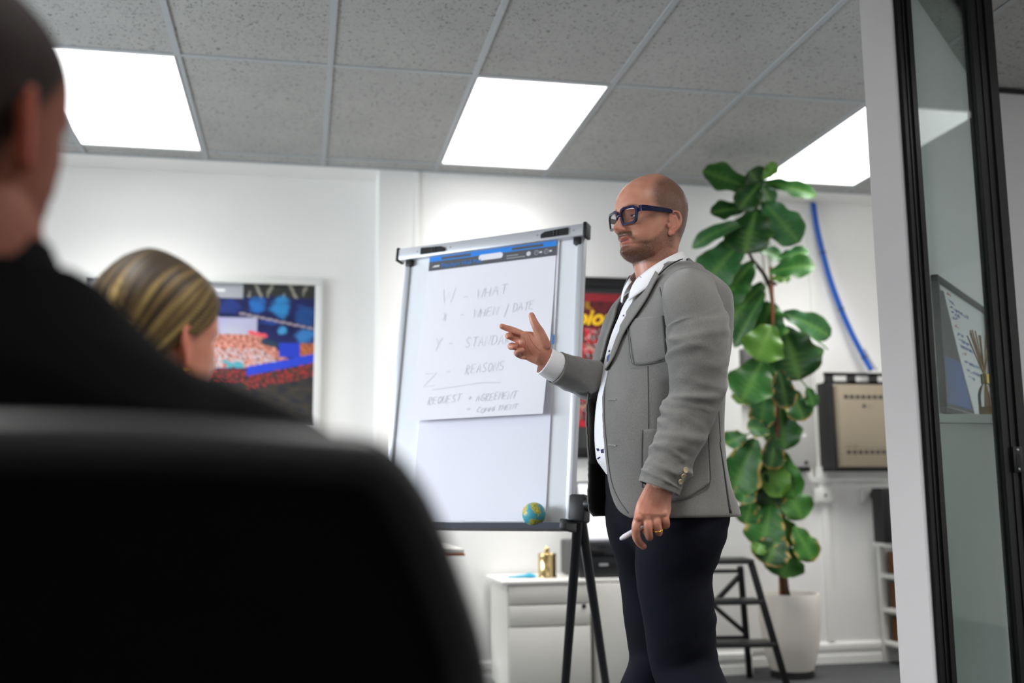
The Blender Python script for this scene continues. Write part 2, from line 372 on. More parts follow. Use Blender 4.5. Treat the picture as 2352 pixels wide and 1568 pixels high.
# strike plate on the post
sp = on_y(2337, 1055, Y_G-.032)
gp = MB().bbox((sp.x-.016, Y_G-.036, sp.z-.04), (sp.x+.016, Y_G-.030, sp.z+.04), .001)
stp = obj('strike_plate', gp, mat('gunmetal', '2c2d2f', .35, metal=.6), wn)
for dz in (.030, -.030): obj('screw', MB().lathe([(.004, 0), (.004, .002), (.002, .0026)], (sp.x, Y_G-.036, sp.z+dz), 12, M=Matrix.Rotation(math.pi/2, 3, 'X')), mat('steel', '9a9a9a', .3, metal=1), stp)
obj('latch_slot', MB().box((sp.x-.007, Y_G-.0375, sp.z-.016), (sp.x+.007, Y_G-.0355, sp.z+.016)), mat('slot_black', '050505', .6), stp, smooth=False)
# ================================================================== FLIPCHART EASEL
BY, BT = -.6813, .1459
fs = Vector((math.cos(BY), math.sin(BY), 0)); fn0 = Vector((fs.y, -fs.x, 0))
fu = Vector((0, 0, math.cos(BT)))-fn0*math.sin(BT); fn = fs.cross(fu).normalized()     # fn faces the seats
FW, FH = .70, .983
FO = Vector((.8207, 3.2175, EYE-.0803))-fs*FW                                            # lower left corner of the board
FM = frame_mat(FO, fs, fu, fn)                                                           # local: x along, y up the board, z towards the seats
def fpix(x, y, off=0):
    "photo pixel -> board coordinates"
    d = ray(x, y); o = FO+fn*off; t = (o-CAM).dot(fn)/d.dot(fn); q = CAM+d*t-o; return q.dot(fs), q.dot(fu)
alu = mat('brushed_aluminium', 'c9cbd0', .38, metal=.35)
wbm = mat('whiteboard_enamel', 'e9ecf0', .22, coat=.3)
blk = mat('black_plastic', '17181a', .45)
blk2 = mat('black_tube', '141519', .35, spec=.6)
foot = FM @ Vector((FW/2, 0, 0)); 
ez = thing('flipchart_easel', (foot.x, foot.y, 0), 'silver framed flipchart easel on black tripod legs behind the speaker', 'easel')
obj('board', MB().box((.012, .0, -.016), (FW-.012, FH-.02, 0), FM), wbm, ez, smooth=False)
mb = MB()
for xa in (-.004, FW-.018): mb.bbox((xa, -.01, -.022), (xa+.022, FH-.01, .008), .003, FM)
for i, xa in enumerate((-.004, FW-.018)): obj('side_rail', MB().bbox((xa, -.01, -.022), (xa+.022, FH-.01, .008), .003, FM), alu, ez)
bar = obj('clamp_bar', MB().bbox((-.03, FH-.032, -.012), (FW+.012, FH+.012, .026), .005, FM), alu, ez)
for xa in (-.034, FW+.008): obj('end_cap', MB().bbox((xa, FH-.036, -.014), (xa+.012, FH+.016, .028), .003, FM), blk, bar)
for xa in (.004, FW-.03): obj('pivot_lug', MB().bbox((xa, FH-.055, -.01), (xa+.026, FH-.03, .018), .003, FM), blk, bar)
for xa, sg in ((.075, 1), (.555, -1)):
    mb = MB(); pr = [(0, 0), (.10, 0), (.10, .012), (.085, .020), (.0, .024)]
    if sg < 0: pr = [(.10-x, y) for x, y in pr][::-1]
    mb.prism([FM @ Vector((xa+x, FH-.023+y, .026)) for x, y in pr], fn, .006)
    lev = obj('clamp_lever', mb, blk, bar); mb = MB()
    for q in (.05, .062): mb.tube([FM @ Vector((xa+q, FH-.021, .033)), FM @ Vector((xa+q, FH-.004, .033))], .0022, 6)
    obj('lever_rib', mb, mat('lever_grey', '3a3b3e', .5), lev)
for xa in (.058, .197, .54, .675): obj('bar_screw', MB().lathe([(.0025, 0), (.0025, .001)], FM @ Vector((xa, FH-.01, .026)), 8, M=FM.to_3x3()), mat('steel', '9a9a9a', .3, metal=1), bar)
tray = MB(); prof = [(-.02, -.014), (.055, -.014), (.06, .004), (.055, .004), (.05, -.007), (-.02, -.007)]
tray.rings([[FM @ Vector((x, y, z)) for z, y in prof] for x in (.0, FW)])
tr = obj('pen_tray', tray, mat('tray_grey', '4a4d58', .4, metal=.3), ez, smooth=False)
for xa in (-.012, FW-.012): obj('tray_end', MB().bbox((xa, -.017, -.02), (xa+.024, .016, .06), .004, FM), blk, tr)
# legs: a pivot housing at the right and left sides, two tubes each; one tube behind carries the back
def leg_group(piv, feet, wide=.016):
    hb = obj('leg_bracket', MB().bbox((-.028, -.055, -.03), (.028, .03, .02), .008, Matrix.Translation(piv) @ FM.to_3x3().to_4x4()), blk, ez)
    obj('knob', MB().lathe([(.02, 0), (.022, .006), (.022, .022), (.018, .026)], piv+fs*.022, 16, M=FM.to_3x3() @ Matrix.Rotation(math.pi/2, 3, 'Y')), blk, hb)
    for ft in feet:
        d = (ft-piv).normalized(); lg = obj('leg', MB().tube([piv+d*.02, ft+Vector((0, 0, .012))], wide, 14), blk2, ez)
        obj('rubber_foot', MB().tube([ft+Vector((0, 0, 0)), ft+Vector((0, 0, .012))-d*.02], wide*1.2, 12), blk, lg)
PR = at(1330, 1158, 3.27)
f1 = on_z(1289, 1700, 0); f2 = on_z(1404, 1660, 0)
leg_group(PR, [f1, f2])
PL = PR-fs*(FW+.02); leg_group(PL, [f1-fs*(FW+.02), f2-fs*(FW+.02)])
obj('cross_bar', MB().tube([PL-fn*.02, PR-fn*.02], .010, 10), blk2, ez)
# ---- paper pad hanging on the easel
paper = mat('paper', 'ecebf2', .75); paper2 = mat('paper_lower', 'e9e9f3', .75)
px0, py1 = fpix(988, 590); px1 = fpix(1284, 548)[0]
pd = thing('flipchart_pad', (foot.x, foot.y, FO.z), 'large white paper pad with faint handwriting clamped on the easel', 'paper pad')
PX0, PX1 = .102, .606
obj('pad_sheets', MB().box((PX0+.012, .014, .0005), (PX1+.008, FH-.03, .006), FM), paper2, pd, smooth=False)
# top sheet: lifts off and curls slightly towards the bottom
NS, NT = 14, 26; SB = .352
def sheet(s_, t_):
    y = FH-.028-(FH-.028-SB)*t_; x = PX0+(PX1-PX0)*s_
    x += -.018*t_*(1-s_)-.006*t_*s_
    z = .008+.022*t_**2+.016*t_**4*(1-s_)+.004*t_*math.sin(5*t_+3*s_)
    return FM @ Vector((x, y-.004*(1-s_)*t_, z))
g = [[sheet(i/NS, j/NT) for i in range(NS+1)] for j in range(NT+1)]
mb = MB(); mb.rings(g, cap=False, closed=False)
me = mb.mesh('top_sheet'); 
ts = obj('top_sheet', me, paper, pd, smooth='all')
# printed header band (flat print on the sheet)
def band(y0, y1, xa, xb, m_, nm, off):
    mb = MB(); n = 10
    mb.rings([[FM @ Vector((xa+(xb-xa)*i/n, y, off)) for i in range(n+1)] for y in (y0, y1)], cap=False, closed=False)
    return obj(nm, mb, m_, pd, smooth=False)
hy = FH-.032
band(hy-.052, hy-.018, PX0, PX1, mat('print_grey', '55565a', .6), 'header_band', .0098)
bb = band(hy-.018, hy, PX0, PX1, mat('print_blue', '2b86e0', .6), 'header_stripe', .0098)
band(hy-.014, hy-.004, PX0+.05, PX0+.17, mat('print_grey', '55565a', .6), 'header_notch', .0102)
band(hy-.014, hy-.004, PX1-.17, PX1-.05, mat('print_grey', '55565a', .6), 'header_notch', .0102)
mb = MB(); q = []
hx = (PX0+PX1)/2+.0; hw, hh = .048, .011
for i in range(24):
    a = 2*math.pi*i/24; q.append(FM @ Vector((hx+(hw-hh if math.cos(a) > 0 else -(hw-hh))+hh*math.cos(a), hy-.026+hh*math.sin(a), .0104)))
mb.add(q, [tuple(range(24))]); obj('handle_hole', mb, paper, pd, smooth=False)
def ftext(t, x, y, size, m_, nm, sx=0, off=.0106):
    me = text_mesh(t, size, FM @ Matrix.Translation((x, y, off)), shear=sx); return obj(nm, me, m_, pd, smooth=False, fix=False)
ftext('Flipchart Wall Pad', PX0+.052, hy-.044, .022, mat('print_blue', '2b86e0', .6), 'header_title')
wp = mat('print_white', 'd8d8da', .6)
mb = MB().prism([FM @ Vector((PX0+.014+x, hy-.040+y, .0104)) for x, y in ((0, 0), (.03, 0), (.032, .007), (.01, .007))], fn, .0002); obj('header_mark', mb, wp, pd, smooth=False)
for i in range(2):
    band(hy-.034-.009*i, hy-.031-.009*i, PX0+.315, PX0+.315+(.045, .072)[i], mat('print_pale', 'a9aaae', .6), 'header_small_print', .0103)
for i, x in enumerate((.40, .43, .467)):
    c = Vector((PX0+x, hy-.034, .0104)); ring = []
    mb = MB()
    if i == 0: mb.add([FM @ (c+Vector((.0085*math.cos(a*.3927), .0085*math.sin(a*.3927), 0))) for a in range(16)], [tuple(range(16))])
    else: mb.tube([FM @ (c+Vector((.0078*math.cos(a*.3927), .0078*math.sin(a*.3927), 0))) for a in range(17)], .0007, 5)
    if i: mb.tube([FM @ (c+Vector((-.004, -.003, 0))), FM @ (c+Vector((0, .003, 0))), FM @ (c+Vector((.004, -.001, 0)))], .0007, 5)
    obj('header_symbol', mb, wp, pd, smooth=False)
    if i: band(c.y-.003, c.y+.003, c.x+.011, c.x+.021, wp, 'header_small_print', .0104)
# marker tag peeking out at the right edge of the pad
ex, ey = fpix(1271, 778); obj('edge_tab', MB().box((PX1+.003, ey-.02, .006), (PX1+.007, ey+.012, .010), FM), mat('print_blue', '2b86e0', .6), pd, smooth=False)
# ---- handwriting: thin marker strokes that follow the sheet
GL = {'W': [[(0,1),(.25,0),(.5,.75),(.75,0),(1,1)]], 'H': [[(0,1),(.05,0)],[(.8,1),(.75,0)],[(0,.5),(.8,.55)]], 'A': [[(0,0),(.45,1),(.85,0)],[(.15,.4),(.75,.42)]],
 'T': [[(0,.95),(1,1.02)],[(.5,1),(.45,0)]], 'E': [[(.8,1),(.05,.97),(0,0),(.8,.02)],[(.02,.5),(.65,.52)]], 'N': [[(0,0),(.05,1),(.75,0),(.85,1)]],
 '/': [[(0,-.3),(.6,1.2)]], 'D': [[(.1,1),(.05,0)],[(-.05,.98),(.6,.9),(.85,.5),(.55,.08),(0,0)]], 'S': [[(.85,.9),(.45,1),(.1,.8),(.3,.52),(.7,.4),(.75,.12),(.4,0),(0,.1)]],
 'R': [[(.05,0),(.08,1)],[(.08,1),(.6,.95),(.65,.65),(.1,.5),(.75,0)]], 'O': [[(.45,1),(.1,.75),(.1,.25),(.45,0),(.8,.3),(.8,.75),(.45,1)]],
 'Q': [[(.45,1),(.1,.75),(.1,.25),(.45,0),(.8,.3),(.8,.75),(.45,1)],[(.5,.3),(.9,-.05)]], 'U': [[(0,1),(.05,.2),(.4,0),(.75,.2),(.8,1)]],
 'G': [[(.8,.85),(.45,1),(.1,.7),(.1,.25),(.45,0),(.8,.15),(.8,.5),(.5,.5)]], 'M': [[(0,0),(.1,1),(.45,.35),(.8,1),(.9,0)]], 'C': [[(.8,.9),(.4,1),(.05,.6),(.2,.1),(.8,.05)]],
 'I': [[(.2,1),(.2,0)]], 'Y': [[(0,1),(.4,.5),(.8,1)],[(.4,.5),(.2,-.1)]], 'Z': [[(0,1),(.9,1.05),(0,0),(.95,.05)]], '-': [[(0,.5),(.7,.55)]], '+': [[(0,.5),(.7,.5)],[(.35,.8),(.35,.2)]],
 '=': [[(0,.4),(.6,.42)],[(0,.65),(.6,.66)]], 'X': [[(.05,1),(.55,0)],[(.1,.05),(.5,.9)]], ' ': []}
def surf(x, y, lift):
    t_ = (FH-.028-y)/(FH-.028-SB); s_ = (x-PX0)/(PX1-PX0)
    for _ in range(2): s_ = (x-PX0+.018*t_*(1-s_)+.006*t_*s_)/(PX1-PX0)
    z = .008+.022*t_**2+.016*t_**4*(1-s_)+.004*t_*math.sin(5*t_+3*s_)
    return FM @ Vector((x, y, z+.0008+lift))
rw = random.Random(3)
def write(txt, pa, pb, hgt, nm, wid=.0011):
    "line of capitals from pixel pa to pixel pb (baseline), hgt in metres"
    xa, ya = fpix(*pa, .014); xb, yb = fpix(*pb, .014); n = len(txt); adv = (xb-xa)/n; mb = MB()
    for i, ch in enumerate(txt):
        ox = xa+adv*i; oy = ya+(yb-ya)*i/max(1, n)+rw.uniform(-.002, .002)
        for st in GL[ch]:
            st = [(x*adv*.86+rw.uniform(-.0008, .0008)+y*.004, y*hgt+rw.uniform(-.0012, .0012)) for x, y in st]
            P = bez([Vector((ox+x, oy+y, 0)) for x, y in st], 5) if len(st) > 2 and ch in 'SDOQUGCR' else [Vector((ox+x, oy+y, 0)) for x, y in st]
            L, R_ = [], []
            for j, p in enumerate(P):
                d = (P[min(j+1, len(P)-1)]-P[max(j-1, 0)]).normalized(); nn = Vector((-d.y, d.x, 0))*wid
                L.append(surf(p.x+nn.x, p.y+nn.y, 0)); R_.append(surf(p.x-nn.x, p.y-nn.y, 0))
            mb.rings([L, R_], cap=False, closed=False)
    obj(nm, mb, ink, pd, smooth=False, fix=False)
ink = mat('faded_marker_ink', 'cfcfd6', .7)
HL = [('W', (1013, 696), (1046, 690), .052), ('-', (1062, 688), (1080, 684), .02), ('WHAT', (1093, 685), (1165, 672), .033),
      ('X', (1016, 738), (1030, 736), .03), ('-', (1056, 730), (1068, 728), .02), ('WHEN', (1086, 730), (1146, 720), .030), ('/', (1158, 722), (1168, 720), .030), ('DATE', (1176, 716), (1226, 708), .030),
      ('Y', (1000, 802), (1018, 798), .038), ('-', (1030, 795), (1044, 793), .02), ('STANDARD', (1068, 799), (1190, 786), .034),
      ('Z', (976, 890), (1008, 886), .045), ('-', (1026, 861), (1040, 859), .02), ('REASONS', (1070, 860), (1160, 850), .031),
      ('REQUEST', (988, 933), (1064, 922), .026), ('+', (1078, 924), (1094, 922), .02), ('AGREEMENT', (1098, 924), (1192, 916), .024),
      ('=', (1078, 946), (1092, 945), .014), ('COMMITMENT', (1102, 951), (1196, 940), .017)]
for t, a, b, h in HL: write(t, a, b, h, 'handwriting')
P = [fpix(x, y, .014) for x, y in ((998, 897), (1060, 888), (1110, 880), (1154, 880))]
mb = MB(); mb.rings([[surf(x, y+.0012, 0) for x, y in P], [surf(x, y-.0012, 0) for x, y in P]], cap=False, closed=False); obj('handwriting', mb, ink, pd, smooth=False, fix=False)
# ---- stress-ball globe on the tray
def globe_mat():
    M = mat('globe_print', '3fa6b4', .45); nt = M.node_tree; b = nt.nodes['Principled BSDF']; tc = nt.nodes.new('ShaderNodeTexCoord')
    n = nt.nodes.new('ShaderNodeTexNoise'); n.inputs['Scale'].default_value = 34; n.inputs['Detail'].default_value = 3; nt.links.new(tc.outputs['Object'], n.inputs['Vector'])
    r_ = nt.nodes.new('ShaderNodeValToRGB'); r_.color_ramp.interpolation = 'CONSTANT'; e = r_.color_ramp.elements
    e[0].position = 0; e[0].color = (*hexc('4aa3b2'), 1); e[1].position = .52; e[1].color = (*hexc('c9b45a'), 1)
    for p_, c_ in ((.56, '8fa64e'), (.62, 'd9c24a'), (.68, 'c98a5a')): x = e.new(p_); x.color = (*hexc(c_), 1)
    nt.links.new(n.outputs['Fac'], r_.inputs['Fac']); nt.links.new(r_.outputs['Color'], b.inputs['Base Color']); return M
gl = at(1231, 1173, 3.31); gr = 27*3.31/FPX
gmb = MB().ellipsoid((0, 0, 0), (gr, gr, gr), seg=32, rg=20)
# rest it on the tray: lowest point in board coordinates just above the tray floor
q = FM.inverted() @ gl; q = Vector((q.x+.006, -.007+gr+.001, .012+gr)); gl = FM @ q
me = gmb.mesh('toy_globe'); me.transform(Matrix.Translation(gl)); me.transform(Matrix.Identity(4))
go = obj('toy_globe', me, globe_mat(), None, 'small toy globe ball resting on the easel pen tray', 'ball', smooth='all')
# ================================================================== PICTURES ON THE WALL
def node_color(M, build):
    nt = M.node_tree; nt.links.new(build(nt), nt.nodes['Principled BSDF'].inputs['Base Color']); return M
# arena picture
Yp = Y_REC
tl = on_y(470, 640, Yp); br = on_y(740, 960, Yp); 
x1 = on_y(738, 800, Yp).x; x0 = x1-1.25; z1 = on_y(738, 642, Yp).z; z0 = z1-.84
fr = .038
pic = thing('arena_picture', ((x0+x1)/2, Yp, z0), 'white framed photograph of a crowded arena under blue light', 'picture')
mb = MB()
for a, b in (((x0, z0), (x1, z0+fr)), ((x0, z1-fr), (x1, z1)), ((x0, z0+fr), (x0+fr, z1-fr)), ((x1-fr, z0+fr), (x1, z1-fr))): mb.bbox((a[0], Yp-.032, a[1]), (b[0], Yp-.002, b[1]), .003)
obj('picture_frame', mb, mat('white_frame', 'd9dad6', .4), pic)
# print as a fine grid of colours (flat print)
NX, NZ = 150, 110; ix0, ix1, iz0, iz1 = x0+fr, x1-fr, z0+fr, z1-fr
vs = []; fc = []; cols = []
def arena_col(u_, v_):
    "u 0..1 left to right, v 0..1 top to bottom"
    n = noise.noise(Vector((u_*9, v_*9, 1.3))); n2 = noise.noise(Vector((u_*75, v_*60, 4))); n3 = noise.noise(Vector((u_*25, v_*25, 9))); n4 = noise.noise(Vector((u_*90, v_*70, 14)))
    c = (.012+.012*n, .016+.012*n, .085+.05*n)
    if v_ < .09+.02*n: c = (.03, .032, .03) if abs(((u_*13+v_*4*math.copysign(1, math.sin(u_*40))) % 1)-.5) > .1 else (.25, .24, .2)
    if u_ < .68 and v_ < .105: c = (.36, .37, .40) if not (abs(v_-.05) < .012 and .55 < u_ < .6) else (.8, .8, .8)
    for cu, cv, ru, rv, cc in ((.74, .15, .035, .06, (.02, .16, .5)), (.845, .16, .045, .075, (.03, .24, .55)), (.955, .22, .05, .08, (.015, .07, .24)), (.62, .17, .05, .06, (.02, .04, .2)), (.855, .33, .022, .03, (.06, .3, .6)), (.957, .36, .045, .05, (.04, .2, .5)), (.80, .27, .05, .02, (.02, .06, .3))):
        d_ = ((u_-cu)/ru)**2+((v_-cv)/rv)**2-.8*n3
        if d_ < 1.3: c = mix_(c, cc, max(0, min(.9, 1.3-d_)))
    if abs(v_-(.215+.30*(u_-.68))) < .008 and u_ > .66: c = (.3, .25, .3)
    if u_ < .745 and .24 < v_ < .37: c = (.42+.06*n, .42+.06*n, .56)
    if .36 < v_ < .60 and u_ < .76+(v_-.36)*.75: c = (.50+.55*n2, .20+.30*n2, .15+.26*n2)
    if .46 < v_ < .60 and u_ < .85 and n4 > .08 and u_ < .72+(v_-.40)*.8: c = (.5, .5, .55)
    if .53 < v_ < .60 and u_ < .70 and n3 > 0: c = (.08, .35, .42)
    if abs(v_-(.345+.35*(u_-.72))) < .012 and .70 < u_ < .79: c = (.75, .09, .12)
    if abs(v_-(.40+.42*(u_-.76))) < .02 and .76 < u_ < .9: c = (.02, .05, .08)
    if u_ > .84 and .41 < v_ < .51: c = (.02, .05, .5) if u_ < .935 else (.42+.4*n2, .12+.1*n2, .05)
    line_ = .62-.10*(u_-.70)/.3 if u_ > .70 else 9
    if abs(v_-line_) < .032: c = (.025, .06, .55)
    low = line_+.03 if u_ > .70 else .60+.3*(.70-u_)*0
    if v_ > low: c = (.035+.03*n3, .032+.02*n3, .03)
    if 0 < v_-low < .10 and n2+n4*.5 > .02: c = (.30, .03, .03)
    return tuple(max(0.003, x) for x in c)
def mix_(a, b, t): return tuple(x+(y-x)*t for x, y in zip(a, b))
for j in range(NZ+1):
    for i in range(NX+1):
        vs.append((ix0+(ix1-ix0)*i/NX, Yp-.012, iz1-(iz1-iz0)*j/NZ)); cols.append(arena_col(.4+.6*(i/NX-.0) if False else i/NX*1.0, j/NZ))
for j in range(NZ):
    for i in range(NX): a = j*(NX+1)+i; fc.append((a, a+1, a+NX+2, a+NX+1))
def color_mesh(name, vs, fc, cols):
    me = bpy.data.meshes.new(name); me.from_pydata(vs, [], fc); at_ = me.color_attributes.new('col', 'FLOAT_COLOR', 'POINT')
    for i, c in enumerate(cols): at_.data[i].color = (*c, 1)
    return me
obj('picture_print', color_mesh('picture_print', vs, fc, cols), vcol_mat('photo_print', .35, .4), pic, smooth=False)
# red sports poster in a black frame behind the easel
Yq = Y_PROUD
xL = on_y(1290, 800, Yq).x; xR = on_y(1502, 800, Yq).x; zT = on_y(1400, 640, Yq).z; zB = on_y(1340, 1052, Yq).z
pos = thing('sports_poster', ((xL+xR)/2, Yq, zB), 'black framed red sports poster with yellow lettering behind the speaker', 'poster')
mb = MB(); fr = .055
for a, b in (((xL, zB), (xR, zB+fr)), ((xL, zT-fr), (xR, zT)), ((xL, zB+fr), (xL+fr, zT-fr)), ((xR-fr, zB+fr), (xR, zT-fr))): mb.bbox((a[0], Yq-.035, a[1]), (b[0], Yq-.002, b[1]), .004)
obj('picture_frame', mb, mat('black_frame', '111112', .35), pos)
mb = MB().box((xL+fr, Yq-.012, zB+fr), (xR-fr, Yq-.006, zT-fr)); obj('mount_board', mb, mat('dark_mount', '3a3a3b', .8), pos, smooth=False)
NX, NZ = 70, 110; a0, a1, b0, b1 = xL+fr+.02, xR-fr-.02, on_y(1340, 980, Yq).z, on_y(1400, 676, Yq).z
vs = []; fc = []; cols = []; rp = random.Random(5)
heads = [(rp.uniform(0, 1), .30+.11*r_+rp.uniform(-.01, .01), r_) for r_ in range(6) for _ in range(9)]
def poster_col(u_, v_):
    n = noise.noise(Vector((u_*14, v_*20, 2))); n2 = noise.noise(Vector((u_*50, v_*60, 7)))
    if v_ < .27: c = (.10+.07*n, .012, .014) if v_ > .06 else (.28+.15*n2, .02, .03)
    else:
        c = (.36+.25*n, .025, .03) if n > -.15 else (.06, .03, .03)
        if n2 > .35: c = (.55, .5, .5)
        for hu, hv, r_ in heads:
            d = ((u_-hu)/.045)**2+((v_-hv)/.022)**2
            if d < 1: c = (.45, .24, .18) if v_ > hv-.006 else (.05, .035, .03)
    if v_ > .96: c = (.5, .02, .04)
    return tuple(max(.003, x) for x in c)
for j in range(NZ+1):
    for i in range(NX+1): vs.append((a0+(a1-a0)*i/NX, Yq-.014, b1-(b1-b0)*j/NZ)); cols.append(poster_col(i/NX, j/NZ))
for j in range(NZ):
    for i in range(NX): a = j*(NX+1)+i; fc.append((a, a+1, a+NX+2, a+NX+1))
obj('poster_print', color_mesh('poster_print', vs, fc, cols), vcol_mat('photo_print', .35, .4), pos, smooth=False)
c = on_y(1322, 744, Yq-.015); M = frame_mat((c.x, Yq-.0155, c.z), (1, 0, 0), (0, 0, 1), (0, -1, 0))
yel = mat('print_yellow', 'f2c21a', .5)
obj('poster_lettering', text_mesh('pion', .118, M, shear=.35, bold=.0035), yel, pos, smooth=False, fix=False)
c = on_y(1343, 709, Yq-.015); M.translation = (c.x, Yq-.0155, c.z); obj('poster_lettering', text_mesh('IL', .06, M), mat('print_gold', 'c79a2c', .5), pos, smooth=False, fix=False)
# ================================================================== CABINETS AND WHAT STANDS ON THEM
whm = mat('white_melamine', 'd6d4cc', .4); gap = mat('shadow_gap_grey', '6f6d68', .8)
cz = on_y(1270, 1330, Y_PROUD-.45).z
cxa, cxb = on_y(1168, 1400, Y_PROUD-.50).x, on_y(1358, 1400, Y_PROUD-.50).x
yb, yf = Y_PROUD-.02, Y_PROUD-.50
cab = thing('drawer_cabinet', ((cxa+cxb)/2, (yb+yf)/2, 0), 'white three drawer office cabinet with a keyhole under the brass canister', 'cabinet')
obj('carcass', MB().box((cxa, yf+.02, .03), (cxb, yb, cz-.02)), whm, cab, smooth=False)
obj('top', MB().bbox((cxa-.03, yf-.005, cz-.018), (cxb+.012, yb, cz), .003), mat('white_top', 'e6e4de', .3), cab)
zs = [cz-.02, on_y(1260, 1388, yf).z, on_y(1260, 1438, yf).z, .06]
for i in range(3):
    d = obj('drawer', MB().bbox((cxa+.004, yf, zs[i+1]+.004), (cxb-.004, yf+.018, zs[i]-.002), .003), whm, cab)
    if i == 1: obj('keyhole', MB().lathe([(.011, 0), (.011, .003), (.004, .004)], (on_y(1341, 1392, yf).x, yf-.0005, on_y(1341, 1392, yf).z), 14, M=Matrix.Rotation(math.pi/2, 3, 'X')), mat('dark_metal', '2b2b2c', .4, metal=.5), d)
c2b = on_y(1500, 1400, Y_PROUD-.48).x
cb2 = thing('side_cabinet', ((cxb+c2b)/2, (yb+yf)/2, 0), 'plain white low cabinet under the black printer', 'cabinet')
obj('carcass', MB().box((cxb+.02, yf+.04, .03), (c2b, yb, cz-.02)), whm, cb2, smooth=False)
obj('top', MB().bbox((cxb+.014, yf+.03, cz-.018), (c2b, yb, cz), .003), mat('white_top', 'e6e4de', .3), cb2)
obj('door', MB().bbox((cxb+.024, yf+.022, .06), (c2b-.004, yf+.04, cz-.024), .003), whm, cb2)
# brass canister with a lid and knob
q = on_y(1257, 1328, Y_PROUD-.33); s_ = (Y_PROUD-.33)/FPX*1.03; cr = 21*s_; ch = 56*s_
brass = mat('polished_brass', 'd8bd86', .12, metal=1)
can = thing('brass_canister', (q.x, q.y, cz), 'shiny brass canister with a knobbed lid on the drawer cabinet', 'canister')
obj('canister_body', MB().lathe([(cr*1.02, 0), (cr*1.02, .008), (cr*.96, .012), (cr*.96, ch*.86), (cr*.5, ch*.862)], (q.x, q.y, cz+.001), 28), brass, can)
obj('canister_lid', MB().lathe([(cr, ch*.86), (cr, ch*.91), (cr*.92, ch*.95), (cr*.5, ch*.985), (cr*.14, ch)], (q.x, q.y, cz+.001), 28), brass, can)
obj('lid_knob', MB().ellipsoid((q.x, q.y, cz+ch+.012), (.014, .008, .014), seg=14, rg=8), brass, can)
# turquoise folded glove-like cloth beside it
q = on_y(1200, 1322, Y_PROUD-.34); L = 62*s_
mb = MB(); pts = [(-.5, 0, .008), (-.3, .0, .009), (-.1, .01, .012), (.12, .02, .014), (.28, .01, .026), (.40, .0, .016), (.5, -.005, .006)]
mb.tube([Vector((q.x+x*L, q.y+y, cz+.011+max(0, r_-.012)*.4)) for x, y, r_ in pts], [r_ for _, _, r_ in pts], 10, flat=.9, round_end=2)
me = mb.mesh('b'); [setattr(v, 'co', Vector((v.co.x, v.co.y, cz+.0015+max(0, v.co.z-cz-.0)*.62))) for v in me.vertices]
obj('turquoise_cloth', me, mat('turquoise_rubber', '1f9fbf', .5), None, 'small crumpled turquoise rubber item lying beside the brass canister', 'cloth', smooth='all')
# black printer with white paper feed
q0 = on_y(1328, 1322, Y_PROUD-.42); q1 = on_y(1460, 1322, Y_PROUD-.42); pz = on_y(1380, 1240, Y_PROUD-.3).z
pr = thing('printer', ((q0.x+q1.x)/2, Y_PROUD-.25, cz), 'black desktop printer with white paper standing in its rear feed', 'printer')
prm = mat('printer_black', '202123', .4); x0, x1 = q0.x, q0.x+.36
obj('printer_body', MB().bbox((x0, Y_PROUD-.44, cz+.001), (x1, Y_PROUD-.06, pz), .012), prm, pr)
obj('control_panel', MB().bbox((x0+.05, Y_PROUD-.452, pz-.075), (x1-.03, Y_PROUD-.438, pz-.02), .004), mat('printer_gloss', '101012', .15), pr)
obj('output_slot', MB().box((x0+.07, Y_PROUD-.446, cz+.045), (x1-.07, Y_PROUD-.436, cz+.075)), mat('slot_black', '050505', .6), pr, smooth=False)
obj('name_badge', MB().box((x0+.10, Y_PROUD-.447, pz-.118), (x0+.145, Y_PROUD-.4395, pz-.106)), mat('badge_silver', 'a8a8aa', .3, metal=.6), pr, smooth=False)
zp = on_y(1380, 1110, Y_PROUD-.14).z
obj('paper_support', MB().prism([(x0+.09, Y_PROUD-.14, pz-.02), (x1-.09, Y_PROUD-.14, pz-.02), (x1-.09, Y_PROUD-.05, zp+.01), (x0+.09, Y_PROUD-.05, zp+.01)], (0, 1, 0), .006), prm, pr, smooth=False)
obj('paper_stack', MB().prism([(x0+.10, Y_PROUD-.152, pz-.0), (x1-.10, Y_PROUD-.152, pz-.0), (x1-.10, Y_PROUD-.062, zp), (x0+.10, Y_PROUD-.062, zp)], (0, 1, 0), .008), mat('paper', 'ecebf2', .75), pr, smooth=False)
# desk corner behind the audience
tip = at(1062, 1268, 4.35); dz = tip.z
dk = thing('desk', (tip.x-.7, tip.y+.25, 0), 'desk with white top and orange timber edge behind the chair', 'desk')
obj('desk_top', MB().bbox((tip.x-1.4, tip.y-.05, dz-.002), (tip.x, tip.y+.55, dz+.016), .003), mat('white_top', 'e6e4de', .3), dk)
obj('desk_edge', MB().bbox((tip.x-1.395, tip.y-.053, dz-.012), (tip.x+.003, tip.y+.548, dz-.003), .002), mat('orange_timber', 'b4551f', .45, noise_s=30, noise_a=.2), dk)
for dx in (-1.34, -.18):
    for dy in (.0, .48): obj('leg', MB().tube([(tip.x+dx, tip.y+dy, 0), (tip.x+dx, tip.y+dy, dz-.012)], .018, 10), mat('brushed_aluminium', 'c9cbd0', .38, metal=.35), dk)
